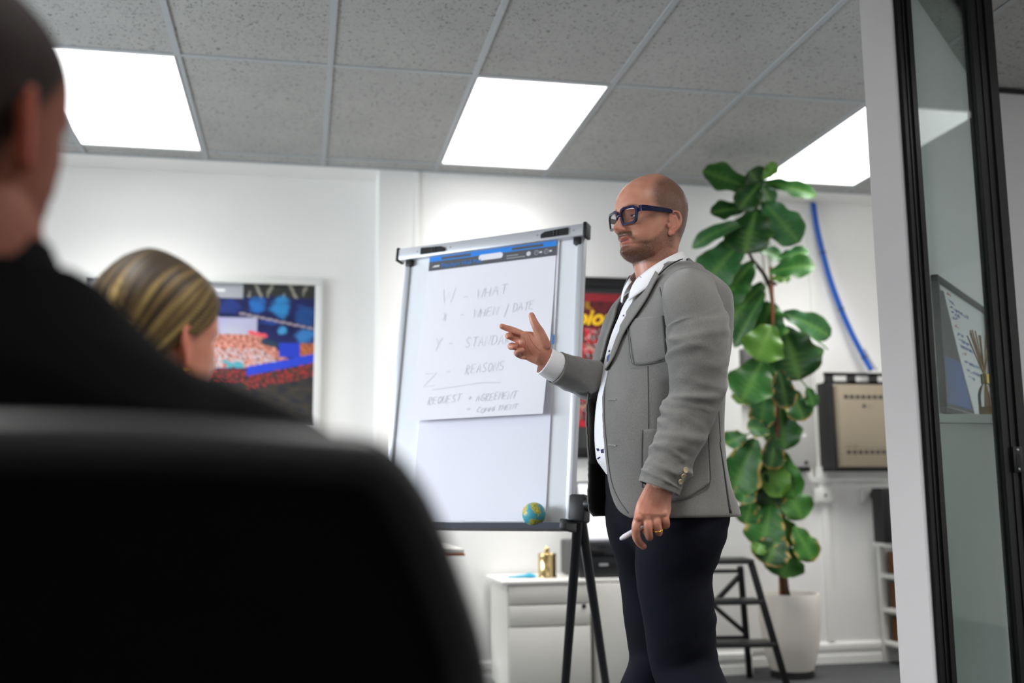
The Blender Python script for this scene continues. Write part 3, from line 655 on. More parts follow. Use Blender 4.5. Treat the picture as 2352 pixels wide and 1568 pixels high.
# ================================================================== FIG PLANT IN A POT
leaf_cols = ['24531d', '1e4a1b', '2d5f1d', '143812', '466f22', '28562b']
def leaf_mat(i):
    M = mat('leaf_%d' % i, leaf_cols[i], .45, spec=.32); nt = M.node_tree; b = nt.nodes['Principled BSDF']
    if nt.nodes.get('done'): return M
    uv = nt.nodes.new('ShaderNodeVertexColor'); uv.layer_name = 'col'; uv.name = 'done'
    tc = nt.nodes.new('ShaderNodeTexCoord'); n = nt.nodes.new('ShaderNodeTexNoise'); n.inputs['Scale'].default_value = 14; nt.links.new(tc.outputs['Object'], n.inputs['Vector'])
    s_ = nt.nodes.new('ShaderNodeSeparateColor'); nt.links.new(uv.outputs['Color'], s_.inputs[0])
    base = hexc(leaf_cols[i])
    m1 = nt.nodes.new('ShaderNodeMix'); m1.data_type = 'RGBA'; m1.inputs[6].default_value = (*[c*.75 for c in base], 1); m1.inputs[7].default_value = (*[min(1, c*1.25) for c in base], 1); nt.links.new(n.outputs['Fac'], m1.inputs[0])
    m2 = nt.nodes.new('ShaderNodeMix'); m2.data_type = 'RGBA'; nt.links.new(m1.outputs[2], m2.inputs[6]); m2.inputs[7].default_value = (*hexc('6c9448'), 1); nt.links.new(s_.outputs[0], m2.inputs[0])
    m3 = nt.nodes.new('ShaderNodeMix'); m3.data_type = 'RGBA'; nt.links.new(m2.outputs[2], m3.inputs[6]); m3.inputs[7].default_value = (*hexc('b98a4a'), 1); nt.links.new(s_.outputs[1], m3.inputs[0])
    nt.links.new(m3.outputs[2], b.inputs['Base Color']); b.inputs['Roughness'].default_value = .42
    return M
def leaf_mesh(L, W, droop, fold, wave, brown, seed):
    "fiddle-shaped blade: x along the midrib, y across, z up"
    NL, NW = 18, 8; vs = []; fc = []; cols = []; rr = random.Random(seed); ph = rr.uniform(0, 6)
    ang = 0; px_, pz_ = 0, 0; mid = []
    for i in range(NL+1):
        mid.append((px_, pz_, ang)); ang = -droop*((i+1)/NL)**1.3; px_ += L/NL*math.cos(ang); pz_ += L/NL*math.sin(ang)
    for i in range(NL+1):
        t = i/NL; x, z, a = mid[i]
        w_ = W/2*(max(0, math.sin(math.pi*min(1, (t*.97+.03))**1.15))**.55)*(.62+.5*t-.12*math.exp(-((t-.42)/.13)**2)) if t < .995 else W*.02
        for j in range(-NW//2, NW//2+1):
            s_ = j/(NW/2); wv = wave*W*math.sin(t*15+ph+(2 if s_ > 0 else 0))*abs(s_)**2.2
            y = s_*w_*(1+.05*math.sin(t*22+ph)*abs(s_)); h = fold*abs(y)+wv
            vs.append((x-h*math.sin(a), y, z+h*math.cos(a)))
            vein = math.exp(-(s_/.09)**2) + (.45 if (abs(((t*9-abs(s_)*1.6) % 1)-.5) < .10 and abs(s_) > .05) else 0)
            br = brown*max(0, (abs(s_)-.8)/.2)*(1 if noise.noise(Vector((t*7, s_*2, seed))) > -.05 else 0) + brown*max(0, (t-.92)/.08)
            cols.append((min(1, vein*.38), min(1, br), 0))
    n = NW+1
    for i in range(NL):
        for j in range(NW): a = i*n+j; fc.append((a, a+1, a+n+1, a+n))
    me = color_mesh('leaf', vs, fc, cols); return me
PD = 5.33
pc = on_z(1820, 1553, 0); potx, poty = pc.x+.0, pc.y
pot_d = to_px((potx, poty, .1))[2]
pl = thing('fig_plant', (potx, poty, 0), 'tall fiddle leaf fig in a white pot reaching the ceiling', 'plant')
k_ = pot_d/FPX; pr_ = 71*k_; ph_ = .43
prof = [(pr_*.60, .03), (pr_*.68, .038), (pr_*.80, .10), (pr_*.905, .18), (pr_*.97, .27), (pr_, .36), (pr_*.99, ph_-.015), (pr_*.975, ph_), (pr_*.92, ph_), (pr_*.905, ph_-.02), (pr_*.90, .36), (.02, .355)]
obj('pot', MB().lathe(prof, (potx, poty, 0), 48), mat('pot_glaze', 'cfcac0', .4), pl)
obj('pot_saucer', MB().lathe([(pr_*.66, 0), (pr_*.70, .004), (pr_*.70, .03), (pr_*.62, .034)], (potx, poty, 0), 40), mat('saucer_black', '141415', .5), pl)
obj('soil', MB().lathe([(.001, .392), (pr_*.5, .394), (pr_*.905, .385)], (potx, poty, 0), 24, cap=False), mat('soil', '2a1d12', .95, noise_s=60, noise_a=.5, bump=1, bump_s=120), pl)
bark = mat('bark', '5b3b28', .8, noise_s=40, noise_a=.35, bump=.5, bump_s=120)
dpl = pot_d-.03
def pp(x, y, dd=0): return at(x, y, dpl+dd)
obj('trunk', MB().tube(bez([Vector((potx-.02, poty, .37)), pp(1798, 1320), pp(1790, 1150), pp(1785, 980), pp(1782, 820), pp(1775, 700), pp(1768, 655)], 6), [.017]*14+[.014]*14+[.011]*9, 10), bark, pl)
obj('trunk', MB().tube(bez([Vector((potx+.035, poty+.03, .37)), pp(1806, 1340, .02), pp(1800, 1200, .03), pp(1795, 1050, .03)], 6), .011, 8), mat('dark_bark', '2c1d16', .8), pl)
obj('stake', MB().tube([Vector((potx-.05, poty-.01, .37)), pp(1771, 612, -.03)], .010, 8), mat('bamboo_stake', '9a6644', .6), pl)
obj('branch', MB().tube(bez([pp(1772, 668), pp(1755, 630), pp(1722, 582), pp(1728, 520), pp(1742, 460), pp(1747, 405)], 6), [.011]*10+[.009]*10+[.007]*11, 8), mat('dark_bark', '2c1d16', .8), pl)
obj('plant_tie', MB().tube([pp(1760, 650, -.02), pp(1772, 646, -.045), pp(1784, 652, -.02), pp(1772, 655, .02), pp(1760, 650, -.02)], .006, 8), mat('tie_black', '151515', .6), pl)
LV = [((1733,427),(1622,388),46,0,0),((1748,428),(1722,395),42,0,3),((1752,412),(1782,378),24,0,4),((1750,416),(1862,446),28,.4,0),((1746,420),(1704,474),46,.3,3),((1750,425),(1770,464),30,.3,1),
 ((1716,478),(1640,488),32,.3,3),((1752,462),(1826,546),62,.5,5),((1738,480),(1714,572),78,.3,3),((1712,512),(1608,560),26,1.3,5),((1706,552),(1628,642),72,.4,5),((1730,602),(1662,686),62,.3,1),
 ((1736,568),(1792,592),24,.3,5),((1786,592),(1852,578),24,.2,5),((1768,626),(1860,612),40,.5,0),((1774,642),(1812,636),22,.3,4),((1754,652),(1678,738),62,.3,1),((1757,672),(1694,784),32,.4,1),
 ((1772,695),(1748,784),84,.3,0),((1798,718),(1894,766),44,.5,5),((1772,748),(1742,818),72,.4,4),((1800,752),(1834,860),102,.3,3),((1752,826),(1710,910),74,.4,0),((1790,850),(1806,928),44,.4,3),
 ((1814,896),(1844,958),48,.4,1),((1855,888),(1869,930),24,.3,0),((1736,930),(1684,912),16,.2,4),((1762,872),(1748,974),48,.4,5),((1790,928),(1802,1022),68,.3,1),((1768,988),(1722,984),30,.4,5),
 ((1714,998),(1670,1018),32,.4,5),((1737,1008),(1688,1124),78,.3,0),((1754,1036),(1792,1130),54,.3,4),((1784,1026),(1822,1134),52,.4,2),((1800,1112),(1838,1184),58,.4,2),((1722,1098),(1708,1152),42,.3,0),
 ((1728,1144),(1714,1198),46,.4,0),((1762,1084),(1772,1164),56,.2,3),((1772,1152),(1754,1250),70,.3,0),((1800,1190),(1818,1248),48,.4,4),((1824,1208),(1864,1280),46,.4,2),((1792,1228),(1764,1290),64,.4,3),
 ((1806,1252),(1798,1318),70,.3,2),((1728,1200),(1724,1230),20,.3,4),((1748,1246),(1738,1268),24,.3,4),((1760,900),(1745,950),40,.3,1),((1780,1000),(1770,1070),44,.3,3),((1770,800),(1740,870),50,.3,1),((1745,1060),(1735,1110),44,.3,3)]
rl = random.Random(11)
for i, (b, t, wpx, droop, ci) in enumerate(LV):
    dd = rl.uniform(-.10, .04) if i > 8 else rl.uniform(-.08, .05)
    slope = rl.uniform(-.5, .5)
    Bp = pp(*b, dd); dl_ = (Vector(t)-Vector(b)).length*k_
    Tp = pp(*t, dd+slope*dl_*.5-.03)
    ax = Tp-Bp; L = 1.08*ax.length/(1-.12*droop); ax.normalize()
    view = (CAM-Bp).normalized(); nz = (view-ax*view.dot(ax)).normalized()
    nz = (nz+Vector((0, 0, .55))+CR*rl.uniform(-.35, .35)); nz = (nz-ax*nz.dot(ax)).normalized()
    # a leaf that arches: blade first rises, then falls along its own droop
    R_ = Matrix((ax, nz.cross(ax), nz)).transposed().to_4x4()
    R_ = Matrix.Translation(Bp) @ R_ @ Matrix.Rotation(-droop*.45, 4, 'Y')
    foreshort = max(.55, view.dot(nz)); W = wpx*k_/foreshort
    me = leaf_mesh(L, W*1.42, droop, .16, .05, .62 if b[1] > 840 and rl.random() < .7 else .05, i)
    zmax = max((R_ @ v.co).z for v in me.vertices)
    if zmax > CEIL-.02: R_ = Matrix.Translation((0, 0, CEIL-.02-zmax)) @ R_
    me.transform(R_)
    obj('leaf', me, leaf_mat(ci), pl, smooth='all', fix=False)
for a, b in (((1822, 856), (1855, 890)), ((1878, 784), (1902, 803)), ((1745, 985), (1712, 1000)), ((1752, 470), (1746, 455)), ((1770, 640), (1774, 630))):
    obj('leaf_stalk', MB().tube([pp(*a, -.05), (pp(*a, -.05)+pp(*b, -.06))/2+Vector((0, 0, .005)), pp(*b, -.06)], .004, 6), mat('stalk_green', '4f7d33', .5), pl)
# ================================================================== STEP STOOL
st_m = mat('stool_black', '1a1a1b', .45)
dS = 5.05
A_ = at(1733, 1284, dS); sw = Vector((CR.x, CR.y, 0)).normalized(); sd = Vector((CF.x, CF.y, 0)).normalized()
sw = (sw+sd*.05).normalized()
zt_ = A_.z; TR = A_; wid_ = .36
stl = thing('step_stool', (TR.x-sw.x*wid_/2, TR.y-sw.y*wid_/2, 0), 'black wooden folding step stool beside the plant pot', 'step stool')
def bar(p, q, w_, t_, nm, ax=None):
    p = Vector(p); q = Vector(q); d = (q-p).normalized(); x = sw-d*sw.dot(d); x.normalize(); y = d.cross(x)
    M = frame_mat(p, x, y, d); return obj(nm, MB().bbox((-w_/2, -t_/2, 0), (w_/2, t_/2, (q-p).length), .003, M), st_m, stl)
M = frame_mat(TR-sw*wid_+Vector((0, 0, -.022)), sw, sd, (0, 0, 1)); obj('tread', MB().bbox((0, -.0, 0), (wid_, .25, .022), .006, M), st_m, stl)
ff = on_z(1812, 1590, 0)                        # front right foot
fb = on_z(1722, 1556, 0)
fz = Vector((ff.x, ff.y, 0)); top = TR+Vector((0, 0, -.022))+sd*.03-sw*.01
bz = Vector((fb.x, fb.y, 0)); btop = at(1700, 1300, to_px(fb)[2]-.20)
spl = sw*(wid_-.03)
spread_l = -sw*(wid_+.06)
for s_ in (0, 1):
    o_f = spread_l if s_ else Vector(); o_t = -sw*(wid_-.04) if s_ else Vector()
    bar(fz+o_f, top+o_t, .032, .022, 'front_leg'); bar(bz+o_t, btop+o_t, .030, .022, 'back_leg')
def lerp(a, b, t): return a+(b-a)*t
def zfrac(a, b, z): return lerp(a, b, (z-a.z)/(b.z-a.z))
for y_ in (1385, 1485):
    zz = at(1700, y_, dS-.03).z; r_ = zfrac(fz, top, zz); l_ = zfrac(fz+spread_l, top-sw*(wid_-.04), zz)
    d = (r_-l_).normalized(); M = frame_mat(l_+Vector((0, 0, -.012)), d, Vector((0, 0, 1)).cross(d), (0, 0, 1)); obj('tread', MB().bbox((0, -.03, 0), ((r_-l_).length, .13, .022), .005, M), st_m, stl)
def bz_at(y_, left=False):
    zz = at(1708, y_, to_px(fb)[2]-.1).z; p = zfrac(bz, btop, zz); return p-sw*(wid_-.04) if left else p
for y_, h_ in ((1308, .05), (1465, .055)): bar(bz_at(y_), bz_at(y_, True), .02, h_, 'back_rail')
bar(bz_at(1316), bz_at(1455, True), .02, .026, 'brace'); bar(bz_at(1455), bz_at(1316, True), .02, .026, 'brace')
# ================================================================== WALL BOXES, SOCKETS, CABLES
def wbox(x0, y0, x1, y1, dep, bev, nm, m_, par, Yw=Y_REC, Y0=None):
    a = on_y(x0, y0, Yw-dep); b = on_y(x1, y1, Yw-dep); return obj(nm, MB().bbox((a.x, Yw-dep, b.z), (b.x, Yw-.001 if Y0 is None else Y0, a.z), bev), m_, par)
beige = mat('beige_enamel', '857a67', .55); rack = mat('rack_black', '1c1c1e', .5)
q = on_y(1960, 980, Y_REC)
ub = thing('wall_equipment_unit', (q.x, Y_REC, on_y(1940, 1072, Y_REC-.2).z), 'beige metal equipment box with vent slots in a black wall bracket', 'equipment box')
bx = on_y(1918, 882, Y_REC-.20); by_ = on_y(1940, 1072, Y_REC-.20)
X0 = (bx.x+by_.x)/2; X1 = X0+.50; Z1, Z0 = bx.z, by_.z
box = obj('unit_body', MB().bbox((X0, Y_REC-.20, Z0), (X1, Y_REC-.06, Z1), .006), beige, ub)
brk = obj('wall_bracket', MB().box((X0-.035, Y_REC-.16, Z0-.012), (X0-.008, Y_REC-.001, Z1+.02)).box((X0-.035, Y_REC-.06, Z0-.02), (X1+.03, Y_REC-.001, Z0-.002)).box((X1+.008, Y_REC-.16, Z0-.012), (X1+.035, Y_REC-.001, Z1+.02)), rack, ub, smooth=False)
zr = on_y(1950, 858, Y_REC-.1).z
mb = MB().box((X0-.035, Y_REC-.12, zr-.015), (X1+.03, Y_REC-.1, zr+.004)).box((X0-.035, Y_REC-.12, Z1+.01), (X1+.03, Y_REC-.1, Z1+.028))
for i in range(5): x = X0-.03+i*.14; mb.box((x, Y_REC-.12, Z1+.01), (x+.05, Y_REC-.1, zr))
obj('bracket_top', mb, rack, ub, smooth=False)
slot = mat('vent_slot', '3b382f', .8)
for zz in (on_y(1960, 911, Y_REC-.2).z, on_y(1960, 1038, Y_REC-.2).z):
    for i in range(12):
        x = X0+.035+i*.036; obj('vent', MB().box((x, Y_REC-.2012, zz-.011), (x+.026, Y_REC-.1995, zz+.011)), slot, box, smooth=False)
c = on_y(1985, 932, Y_REC-.201); mb = MB().lathe([(.0115, 0), (.0115, .001), (.001, .0015)], (c.x, Y_REC-.2, c.z), 20, M=Matrix.Rotation(math.pi/2, 3, 'X')); obj('badge', mb, mat('badge_dark', '3c3a36', .5), box)
M = frame_mat((c.x+.018, Y_REC-.2013, c.z-.008), (1, 0, 0), (0, 0, 1), (0, -1, 0)); obj('badge_lettering', text_mesh('LG', .024, M), mat('badge_grey', '6a665c', .5), box, smooth=False, fix=False)
c = on_y(1943, 1028, Y_REC-.201); M.translation = (c.x, Y_REC-.2013, c.z); obj('model_lettering', text_mesh('aria 130', .022, M, shear=.2), mat('badge_dark', '3c3a36', .5), box, smooth=False, fix=False)
obj('model_line', MB().box((c.x+.075, Y_REC-.2012, c.z), (c.x+.26, Y_REC-.1998, c.z+.004)), mat('badge_grey', '6a665c', .5), box, smooth=False)
# grey meter cabinet left of it
gq = on_y(1840, 1070, Y_REC)
gb = thing('grey_wall_cabinet', (gq.x, Y_REC, gq.z), 'light grey steel wall cabinet behind the plant leaves', 'wall cabinet')
wbox(1776, 800, 1878, 1072, .13, .004, 'cabinet_body', mat('grey_enamel', 'a3a29e', .45), gb)
a = on_y(1852, 1062, Y_REC-.132); obj('cabinet_lock', MB().lathe([(.011, 0), (.011, .006), (.006, .008)], (a.x, Y_REC-.13, a.z), 14, M=Matrix.Rotation(math.pi/2, 3, 'X')), mat('dark_metal', '2b2b2c', .4, metal=.5), gb)
a = on_y(1848, 1000, Y_REC-.132); obj('status_label', MB().box((a.x-.01, Y_REC-.1312, a.z-.008), (a.x+.01, Y_REC-.1295, a.z+.008)), mat('white_frame', 'd9dad6', .4), gb, smooth=False)
obj('base_gland', MB().bbox((on_y(1800, 1075, Y_REC-.1).x, Y_REC-.11, on_y(1800, 1083, Y_REC-.1).z), (on_y(1860, 1075, Y_REC-.1).x, Y_REC-.02, on_y(1800, 1070, Y_REC-.1).z), .003), rack, gb)
dg = thing('dark_switch_box', on_y(1732, 915, Y_PROUD-.0), 'dark grey wall box partly hidden by fig leaves', 'switch box')
a = on_y(1703, 800, Y_REC-.06); b = on_y(1762, 914, Y_REC-.06); obj('box_body', MB().bbox((a.x, Y_REC-.06, b.z), (b.x, Y_REC-.001, a.z), .006), mat('dark_grey_plastic', '58585a', .5), dg)
obj('box_cover', MB().bbox((a.x+.012, Y_REC-.066, b.z+.012), (b.x-.012, Y_REC-.058, a.z-.012), .003), mat('dark_grey_plastic', '58585a', .5), dg); dg.location = ((a.x+b.x)/2, Y_REC, b.z)
for ch in dg.children: ch.matrix_parent_inverse = Matrix.Translation(dg.location).inverted()
skm = mat('socket_white', 'd2d2cc', .35)
def socket(x0, y0, x1, y1, lab, hole=True, plug=False):
    a = on_y(x0, y0, Y_REC-.03); b = on_y(x1, y1, Y_REC-.03)
    t = thing('wall_socket', ((a.x+b.x)/2, Y_REC, b.z), lab, 'socket', 'wall sockets under the trunking')
    obj('socket_box', MB().bbox((a.x, Y_REC-.04, b.z), (b.x, Y_REC-.001, a.z), .006), skm, t)
    cx_, cz_ = (a.x+b.x)/2, (a.z+b.z)/2
    if hole: obj('socket_hole', MB().lathe([(.009, 0), (.009, .001)], (cx_+.008, Y_REC-.04, cz_), 12, M=Matrix.Rotation(math.pi/2, 3, 'X')), mat('slot_black', '050505', .6), t)
    if plug: obj('plug', MB().bbox((cx_-.0, Y_REC-.085, cz_-.02), (cx_+.04, Y_REC-.04, cz_+.02), .006), blk, t)
    return t
socket(1868, 1121, 1915, 1154, 'white surface socket with one round hole under the grey cabinet')
socket(1979, 1122, 2012, 1152, 'white socket with a black plug beside the black box', hole=False, plug=True)
a = on_y(1886, 1121, Y_REC-.02); b = on_y(1888, 1104, Y_REC-.02); obj('trim_5', MB().box((a.x-.012, Y_REC-.02, a.z), (a.x+.012, Y_REC, b.z)), trimm, kind='structure', label='short white trunking above the socket', smooth=False)
obj('trim_6', MB().box((on_y(1880, 1085, Y_REC).x-.035, Y_REC-.035, zt+.01), (on_y(1880, 1085, Y_REC).x+.04, Y_REC, on_y(1880, 1072, Y_REC).z)), trimm, kind='structure', label='white trunking joint between the wall boxes', smooth=False)
# blue data cables hanging from the ceiling to the unit
bl = mat('blue_cable', '1f58b0', .45)
cbl = thing('blue_cable_bundle', on_y(1995, 845, Y_REC-.12), 'bundle of blue data cables hanging down to the equipment box', 'cable')
path = [(1868, 470), (1876, 520), (1890, 580), (1908, 645), (1932, 710), (1958, 768), (1985, 820), (2002, 850)]
rc = random.Random(2)
for i in range(7):
    ox, oy = [(0, 0), (.011, .002), (-.011, .001), (.005, .010), (-.005, .010), (.006, -.008), (-.006, -.008)][i]
    P = [on_y(x, y, Y_REC-.035-.07*(j/7)**2)+Vector((ox+rc.uniform(-.001, .001), oy, ox*.4)) for j, (x, y) in enumerate(path)]
    P[0].z = CEIL-.012
    obj('cable', MB().tube(bez(P, 5), .0058, 8), bl, cbl, smooth='all')
for j in (2, 4, 6):
    x, y = path[j]; c0 = on_y(x, y, Y_REC-.035-.07*(j/7)**2); x2, y2 = path[j+1]; c1 = on_y(x2, y2, Y_REC-.035-.07*((j+1)/7)**2); d = (c1-c0).normalized()
    obj('cable_tie', MB().tube([c0-d*.003, c0+d*.003], .0215, 14), mat('tie_dark', '14284f', .5), cbl)
P = [on_y(1985, 800, Y_REC-.1), on_y(1998, 825, Y_REC-.1), on_y(2014, 850, Y_REC-.1)]; obj('thin_lead', MB().tube(bez(P, 5), .004, 6), mat('grey_lead', '6f7076', .5), cbl)
# twin conduits behind the plant
for i, x in enumerate((1752, 1766)):
    a = on_y(x, 470, Y_REC-.012); c = thing('conduit', (a.x, Y_REC, zt+.012), ('white conduit pipe on the wall behind the bamboo stake', 'white conduit pipe on the wall between stake and trunking')[i], 'conduit', 'conduit pipes behind the plant')
    obj('pipe', MB().tube([(a.x, Y_REC-.012, zt+.012), (a.x, Y_REC-.012, CEIL-.004)], .011, 10), skm, c)
    obj('clip', MB().bbox((a.x-.018, Y_REC-.026, 1.5), (a.x+.018, Y_REC-.001, 1.515), .002), skm, c)
# ================================================================== SHELF UNIT WITH BASKETS
sm_ = mat('shelf_white', 'd8d7d2', .45)
fl = on_z(2040, 1521, 0); zt2 = on_y(2035, 1243, fl.y+.02).z
sx0 = on_y(2020, 1300, fl.y).x; sx1 = sx0+.42; sy0, sy1 = fl.y, min(fl.y+.30, Y_REC-.02)
if sy1-sy0 < .25: sy0 = sy1-.28
sh = thing('shelf_unit', ((sx0+sx1)/2, (sy0+sy1)/2, 0), 'narrow white shelf unit with wicker baskets beside the partition', 'shelf unit')
for (x, y) in ((sx0, sy0), (sx1-.035, sy0), (sx0, sy1-.03), (sx1-.035, sy1-.03)): obj('leg', MB().bbox((x, y, 0), (x+.035, y+.03, zt2-.02), .003), sm_, sh)
obj('top', MB().bbox((sx0-.02, sy0-.015, zt2-.024), (sx1+.02, sy1, zt2), .004), sm_, sh)
levels = [on_y(2050, y, sy0).z for y in (1328, 1410, 1490)]
wick = mat('wicker', '6b4423', .75, noise_s=90, noise_a=.5, bump=1, bump_s=90)
tops = [zt2-.03]+[l-.012 for l in levels]
for i, l in enumerate(levels):
    obj('shelf', MB().bbox((sx0+.002, sy0+.004, l-.014), (sx1-.002, sy1-.004, l+.010), .003), sm_, sh)
    zt_b = tops[i]-.028
    bk = thing('wicker_basket', ((sx0+sx1)/2, (sy0+sy1)/2, l+.011), ('brown wicker basket on the upper shelf of the white unit', 'brown wicker basket on the middle shelf of the white unit', 'brown wicker basket on the lowest shelf of the white unit')[i], 'basket', 'baskets in the shelf unit')
    mb = MB(); x0_, x1_, y0_, y1_ = sx0+.045, sx1-.045, sy0+.012, sy1-.04; nb = 7
    for r_ in range(nb):
        z0_ = l+.011+(zt_b-l-.011)*r_/nb; z1_ = l+.011+(zt_b-l-.011)*(r_+1)/nb-.002
        for (xa, ya, xb, yb_) in ((x0_, y0_, x1_, y0_+.014), (x0_, y1_-.014, x1_, y1_), (x0_, y0_, x0_+.014, y1_), (x1_-.014, y0_, x1_, y1_)): mb.bbox((xa, ya, z0_), (xb, yb_, z1_), .004)
    mb.box((x0_, y0_, l+.011), (x1_, y1_, l+.018))
    obj('basket_weave', mb, wick, bk)
    obj('basket_rim', MB().bbox((x0_-.006, y0_-.006, zt_b-.012), (x1_+.006, y0_+.012, zt_b), .004), wick, bk)
a = on_y(2010, 1120, sy0+.05); b = on_y(2024, 1238, sy0+.05)
spk = thing('black_speaker', ((a.x+.14), sy0+.14, zt2), 'black box loudspeaker standing on the white shelf unit', 'loudspeaker')
obj('speaker_case', MB().bbox((a.x+.03, sy0+.03, zt2+.001), (a.x+.30, sy0+.15, a.z), .006), mat('black_case', '0f0f10', .55), spk)
obj('speaker_grille', MB().bbox((a.x+.042, sy0+.022, zt2+.015), (a.x+.288, sy0+.032, a.z-.015), .004), mat('black_cloth', '151516', .95, bump=.8, bump_s=900), spk)
# ================================================================== OFFICE BEHIND THE GLASS
nW = Vector((dirw.y, -dirw.x, 0)); W3 = Vector((dirw.x, dirw.y, 0)); B3 = Vector((B.x, B.y, 0))
def on_diag(x, y, off=0):
    d = ray(x, y); o_ = B3+nW*off; t = (o_-CAM).dot(nW)/d.dot(nW); return CAM+d*t
c0 = on_diag(2137, 636); c1 = on_diag(2252, 706); zb_ = on_diag(2149, 950).z+.006
s0 = (c0-B3).dot(W3); s1 = (c1-B3).dot(W3); ztp = (c0.z+c1.z)/2
wbt = thing('wall_whiteboard', (B3+W3*(s0+s1)/2).to_tuple()[:2]+(zb_,), 'dark framed whiteboard with blue notes on the angled wall behind the glass', 'whiteboard')
WM = frame_mat(B3+nW*.002, W3, (0, 0, 1), nW)
obj('board_panel', MB().box((s0+.02, zb_, 0), (s1-.02, ztp-.02, .012), WM), mat('whiteboard_enamel', 'e9ecf0', .22, coat=.3), wbt, smooth=False)
mb = MB()
for (a, b) in (((s0, zb_), (s1, zb_+.02)), ((s0, ztp-.022), (s1, ztp)), ((s0, zb_+.02), (s0+.022, ztp-.022)), ((s1-.022, zb_+.02), (s1, ztp-.022))): mb.bbox((a[0], a[1], 0), (b[0], b[1], .022), .003, WM)
obj('board_frame', mb, mat('dark_board_frame', '333537', .45), wbt)
def wpix(x, y): p_ = on_diag(x, y, .014); return (p_-B3).dot(W3), p_.z
# flat navy area with a blue patch over the near side of the board
pts = [wpix(2150, 700), wpix(2163, 662), wpix(2196, 800), wpix(2233, 944), wpix(2160, 948)]
pts = [(s0+.022, ztp-.05), wpix(2164, 668), wpix(2197, 805), wpix(2236, 950), (s0+.022, wpix(2236, 950)[1])]
sc = obj('dark_area', MB().prism([WM @ Vector((x, z, .0125)) for x, z in pts], nW, .004), mat('board_navy', '070b1e', .35), wbt, smooth=False)
zq = wpix(2200, 832)[1]; xq = wpix(2203, 832)[0]
obj('blue_area', MB().prism([WM @ Vector((x, z, .0168)) for x, z in ((s0+.03, zq), (xq, zq), (wpix(2228, 935)[0], pts[3][1]+.01), (s0+.03, pts[3][1]+.01))], nW, .001), mat('board_blue', '2a4f96', .4), sc, smooth=False)
notes = mat('blue_ink', '6f7fb8', .7); rnotes = mat('red_ink', 'd08a80', .7); rn = random.Random(4)
for j, (ya, red) in enumerate(((668, 1), (686, 0), (700, 0), (712, 0), (724, 0), (742, 1), (762, 0), (776, 0), (790, 0), (806, 1), (826, 0), (846, 0), (862, 0))):
    xa = 2160+(ya-650)*.26+6; a = wpix(xa, ya); Lw = rn.uniform(.06, .30); mb = MB(); x = a[0]+.02
    if red: Lw = .07
    while x < a[0]+Lw and x < s1-.05:
        wl = rn.uniform(.012, .04); P = [WM @ Vector((x+wl*i/4, a[1]-.004+rn.uniform(-.006, .006), .0135)) for i in range(5)]; mb.tube(P, .0011, 4); x += wl+.008
    if mb.v: nt_ = obj('note_line', mb, rnotes if red else notes, wbt, smooth=False); nt_['kind'] = 'stuff'
# white credenza in the office; the diffuser stands on it
yc = max(on_diag(2149, 950, .014).y, Y_G+.05); e1 = on_y(2149, 950, yc); ctop = e1.z; bk_ = Vector((0, 1, 0))
def diag_at_y(y_): s_ = (y_-B3.y-nW.y*.014)/W3.y; return B3+W3*s_+nW*.014
xr_ = 4.1
fl_q = [diag_at_y(yc), Vector((xr_, yc, 0)), Vector((xr_, yc+.34, 0)), diag_at_y(yc+.34)]
cr_ = thing('office_credenza', ((fl_q[0].x+xr_)/2, yc+.17, 0), 'white storage cabinet standing just behind the glass pane', 'cabinet')
inset = [p+Vector((0, .012 if i < 2 else 0, 0)) for i, p in enumerate(fl_q)]; inset[0] = diag_at_y(yc+.012)
obj('carcass', MB().prism([(p.x, p.y, 0) for p in inset], (0, 0, 1), ctop-.03), mat('office_white', 'e2e5e4', .5), cr_, smooth=False)
obj('top', MB().prism([(p.x, p.y, ctop-.028) for p in fl_q], (0, 0, 1), .028), mat('office_white', 'e2e5e4', .5), cr_, smooth=False)
# reed diffuser
dq = on_y(2268, 944, yc+.06); dq.z = ctop
df = thing('reed_diffuser', (dq.x, dq.y, ctop), 'reed diffuser bottle with gold collar and amber oil on the office cabinet', 'diffuser')
kd = to_px(dq)[2]/FPX
rb = 18*kd
obj('bottle', MB().lathe([(rb*.9, .001), (rb, .006), (rb, 48*kd), (rb*.8, 62*kd), (rb*.45, 72*kd), (rb*.42, 78*kd)], (dq.x, dq.y, ctop), 24, cap=False), thin_glass('bottle_glass', (.93, .94, .92)), df)
obj('oil', MB().lathe([(rb*.86, .003), (rb*.93, .006), (rb*.93, 20*kd)], (dq.x, dq.y, ctop), 24), mat('amber_oil', 'd9a012', .15, coat=.3), df)
obj('collar', MB().lathe([(rb*.50, 74*kd), (rb*.52, 76*kd), (rb*.52, 96*kd), (rb*.3, 97*kd)], (dq.x, dq.y, ctop), 20), mat('gold_metal', 'c6a656', .25, metal=1), df)
for i in range(9):
    a = rn.uniform(0, 6.28); tx, ty = (rn.uniform(-1, 1)*26*kd, rn.uniform(-1, 1)*20*kd) if i > 1 else ((-30*kd, 0), (-24*kd, .01))[i]
    P = [Vector((dq.x-tx*.3, dq.y-ty*.3, ctop+.02)), Vector((dq.x, dq.y, ctop+90*kd)), Vector((dq.x+tx, dq.y+ty, ctop+(192+rn.uniform(-6, 10))*kd))]
    obj('reed', MB().tube(P, .0022, 6), mat('reed_wood', 'b98d5c', .7), df)
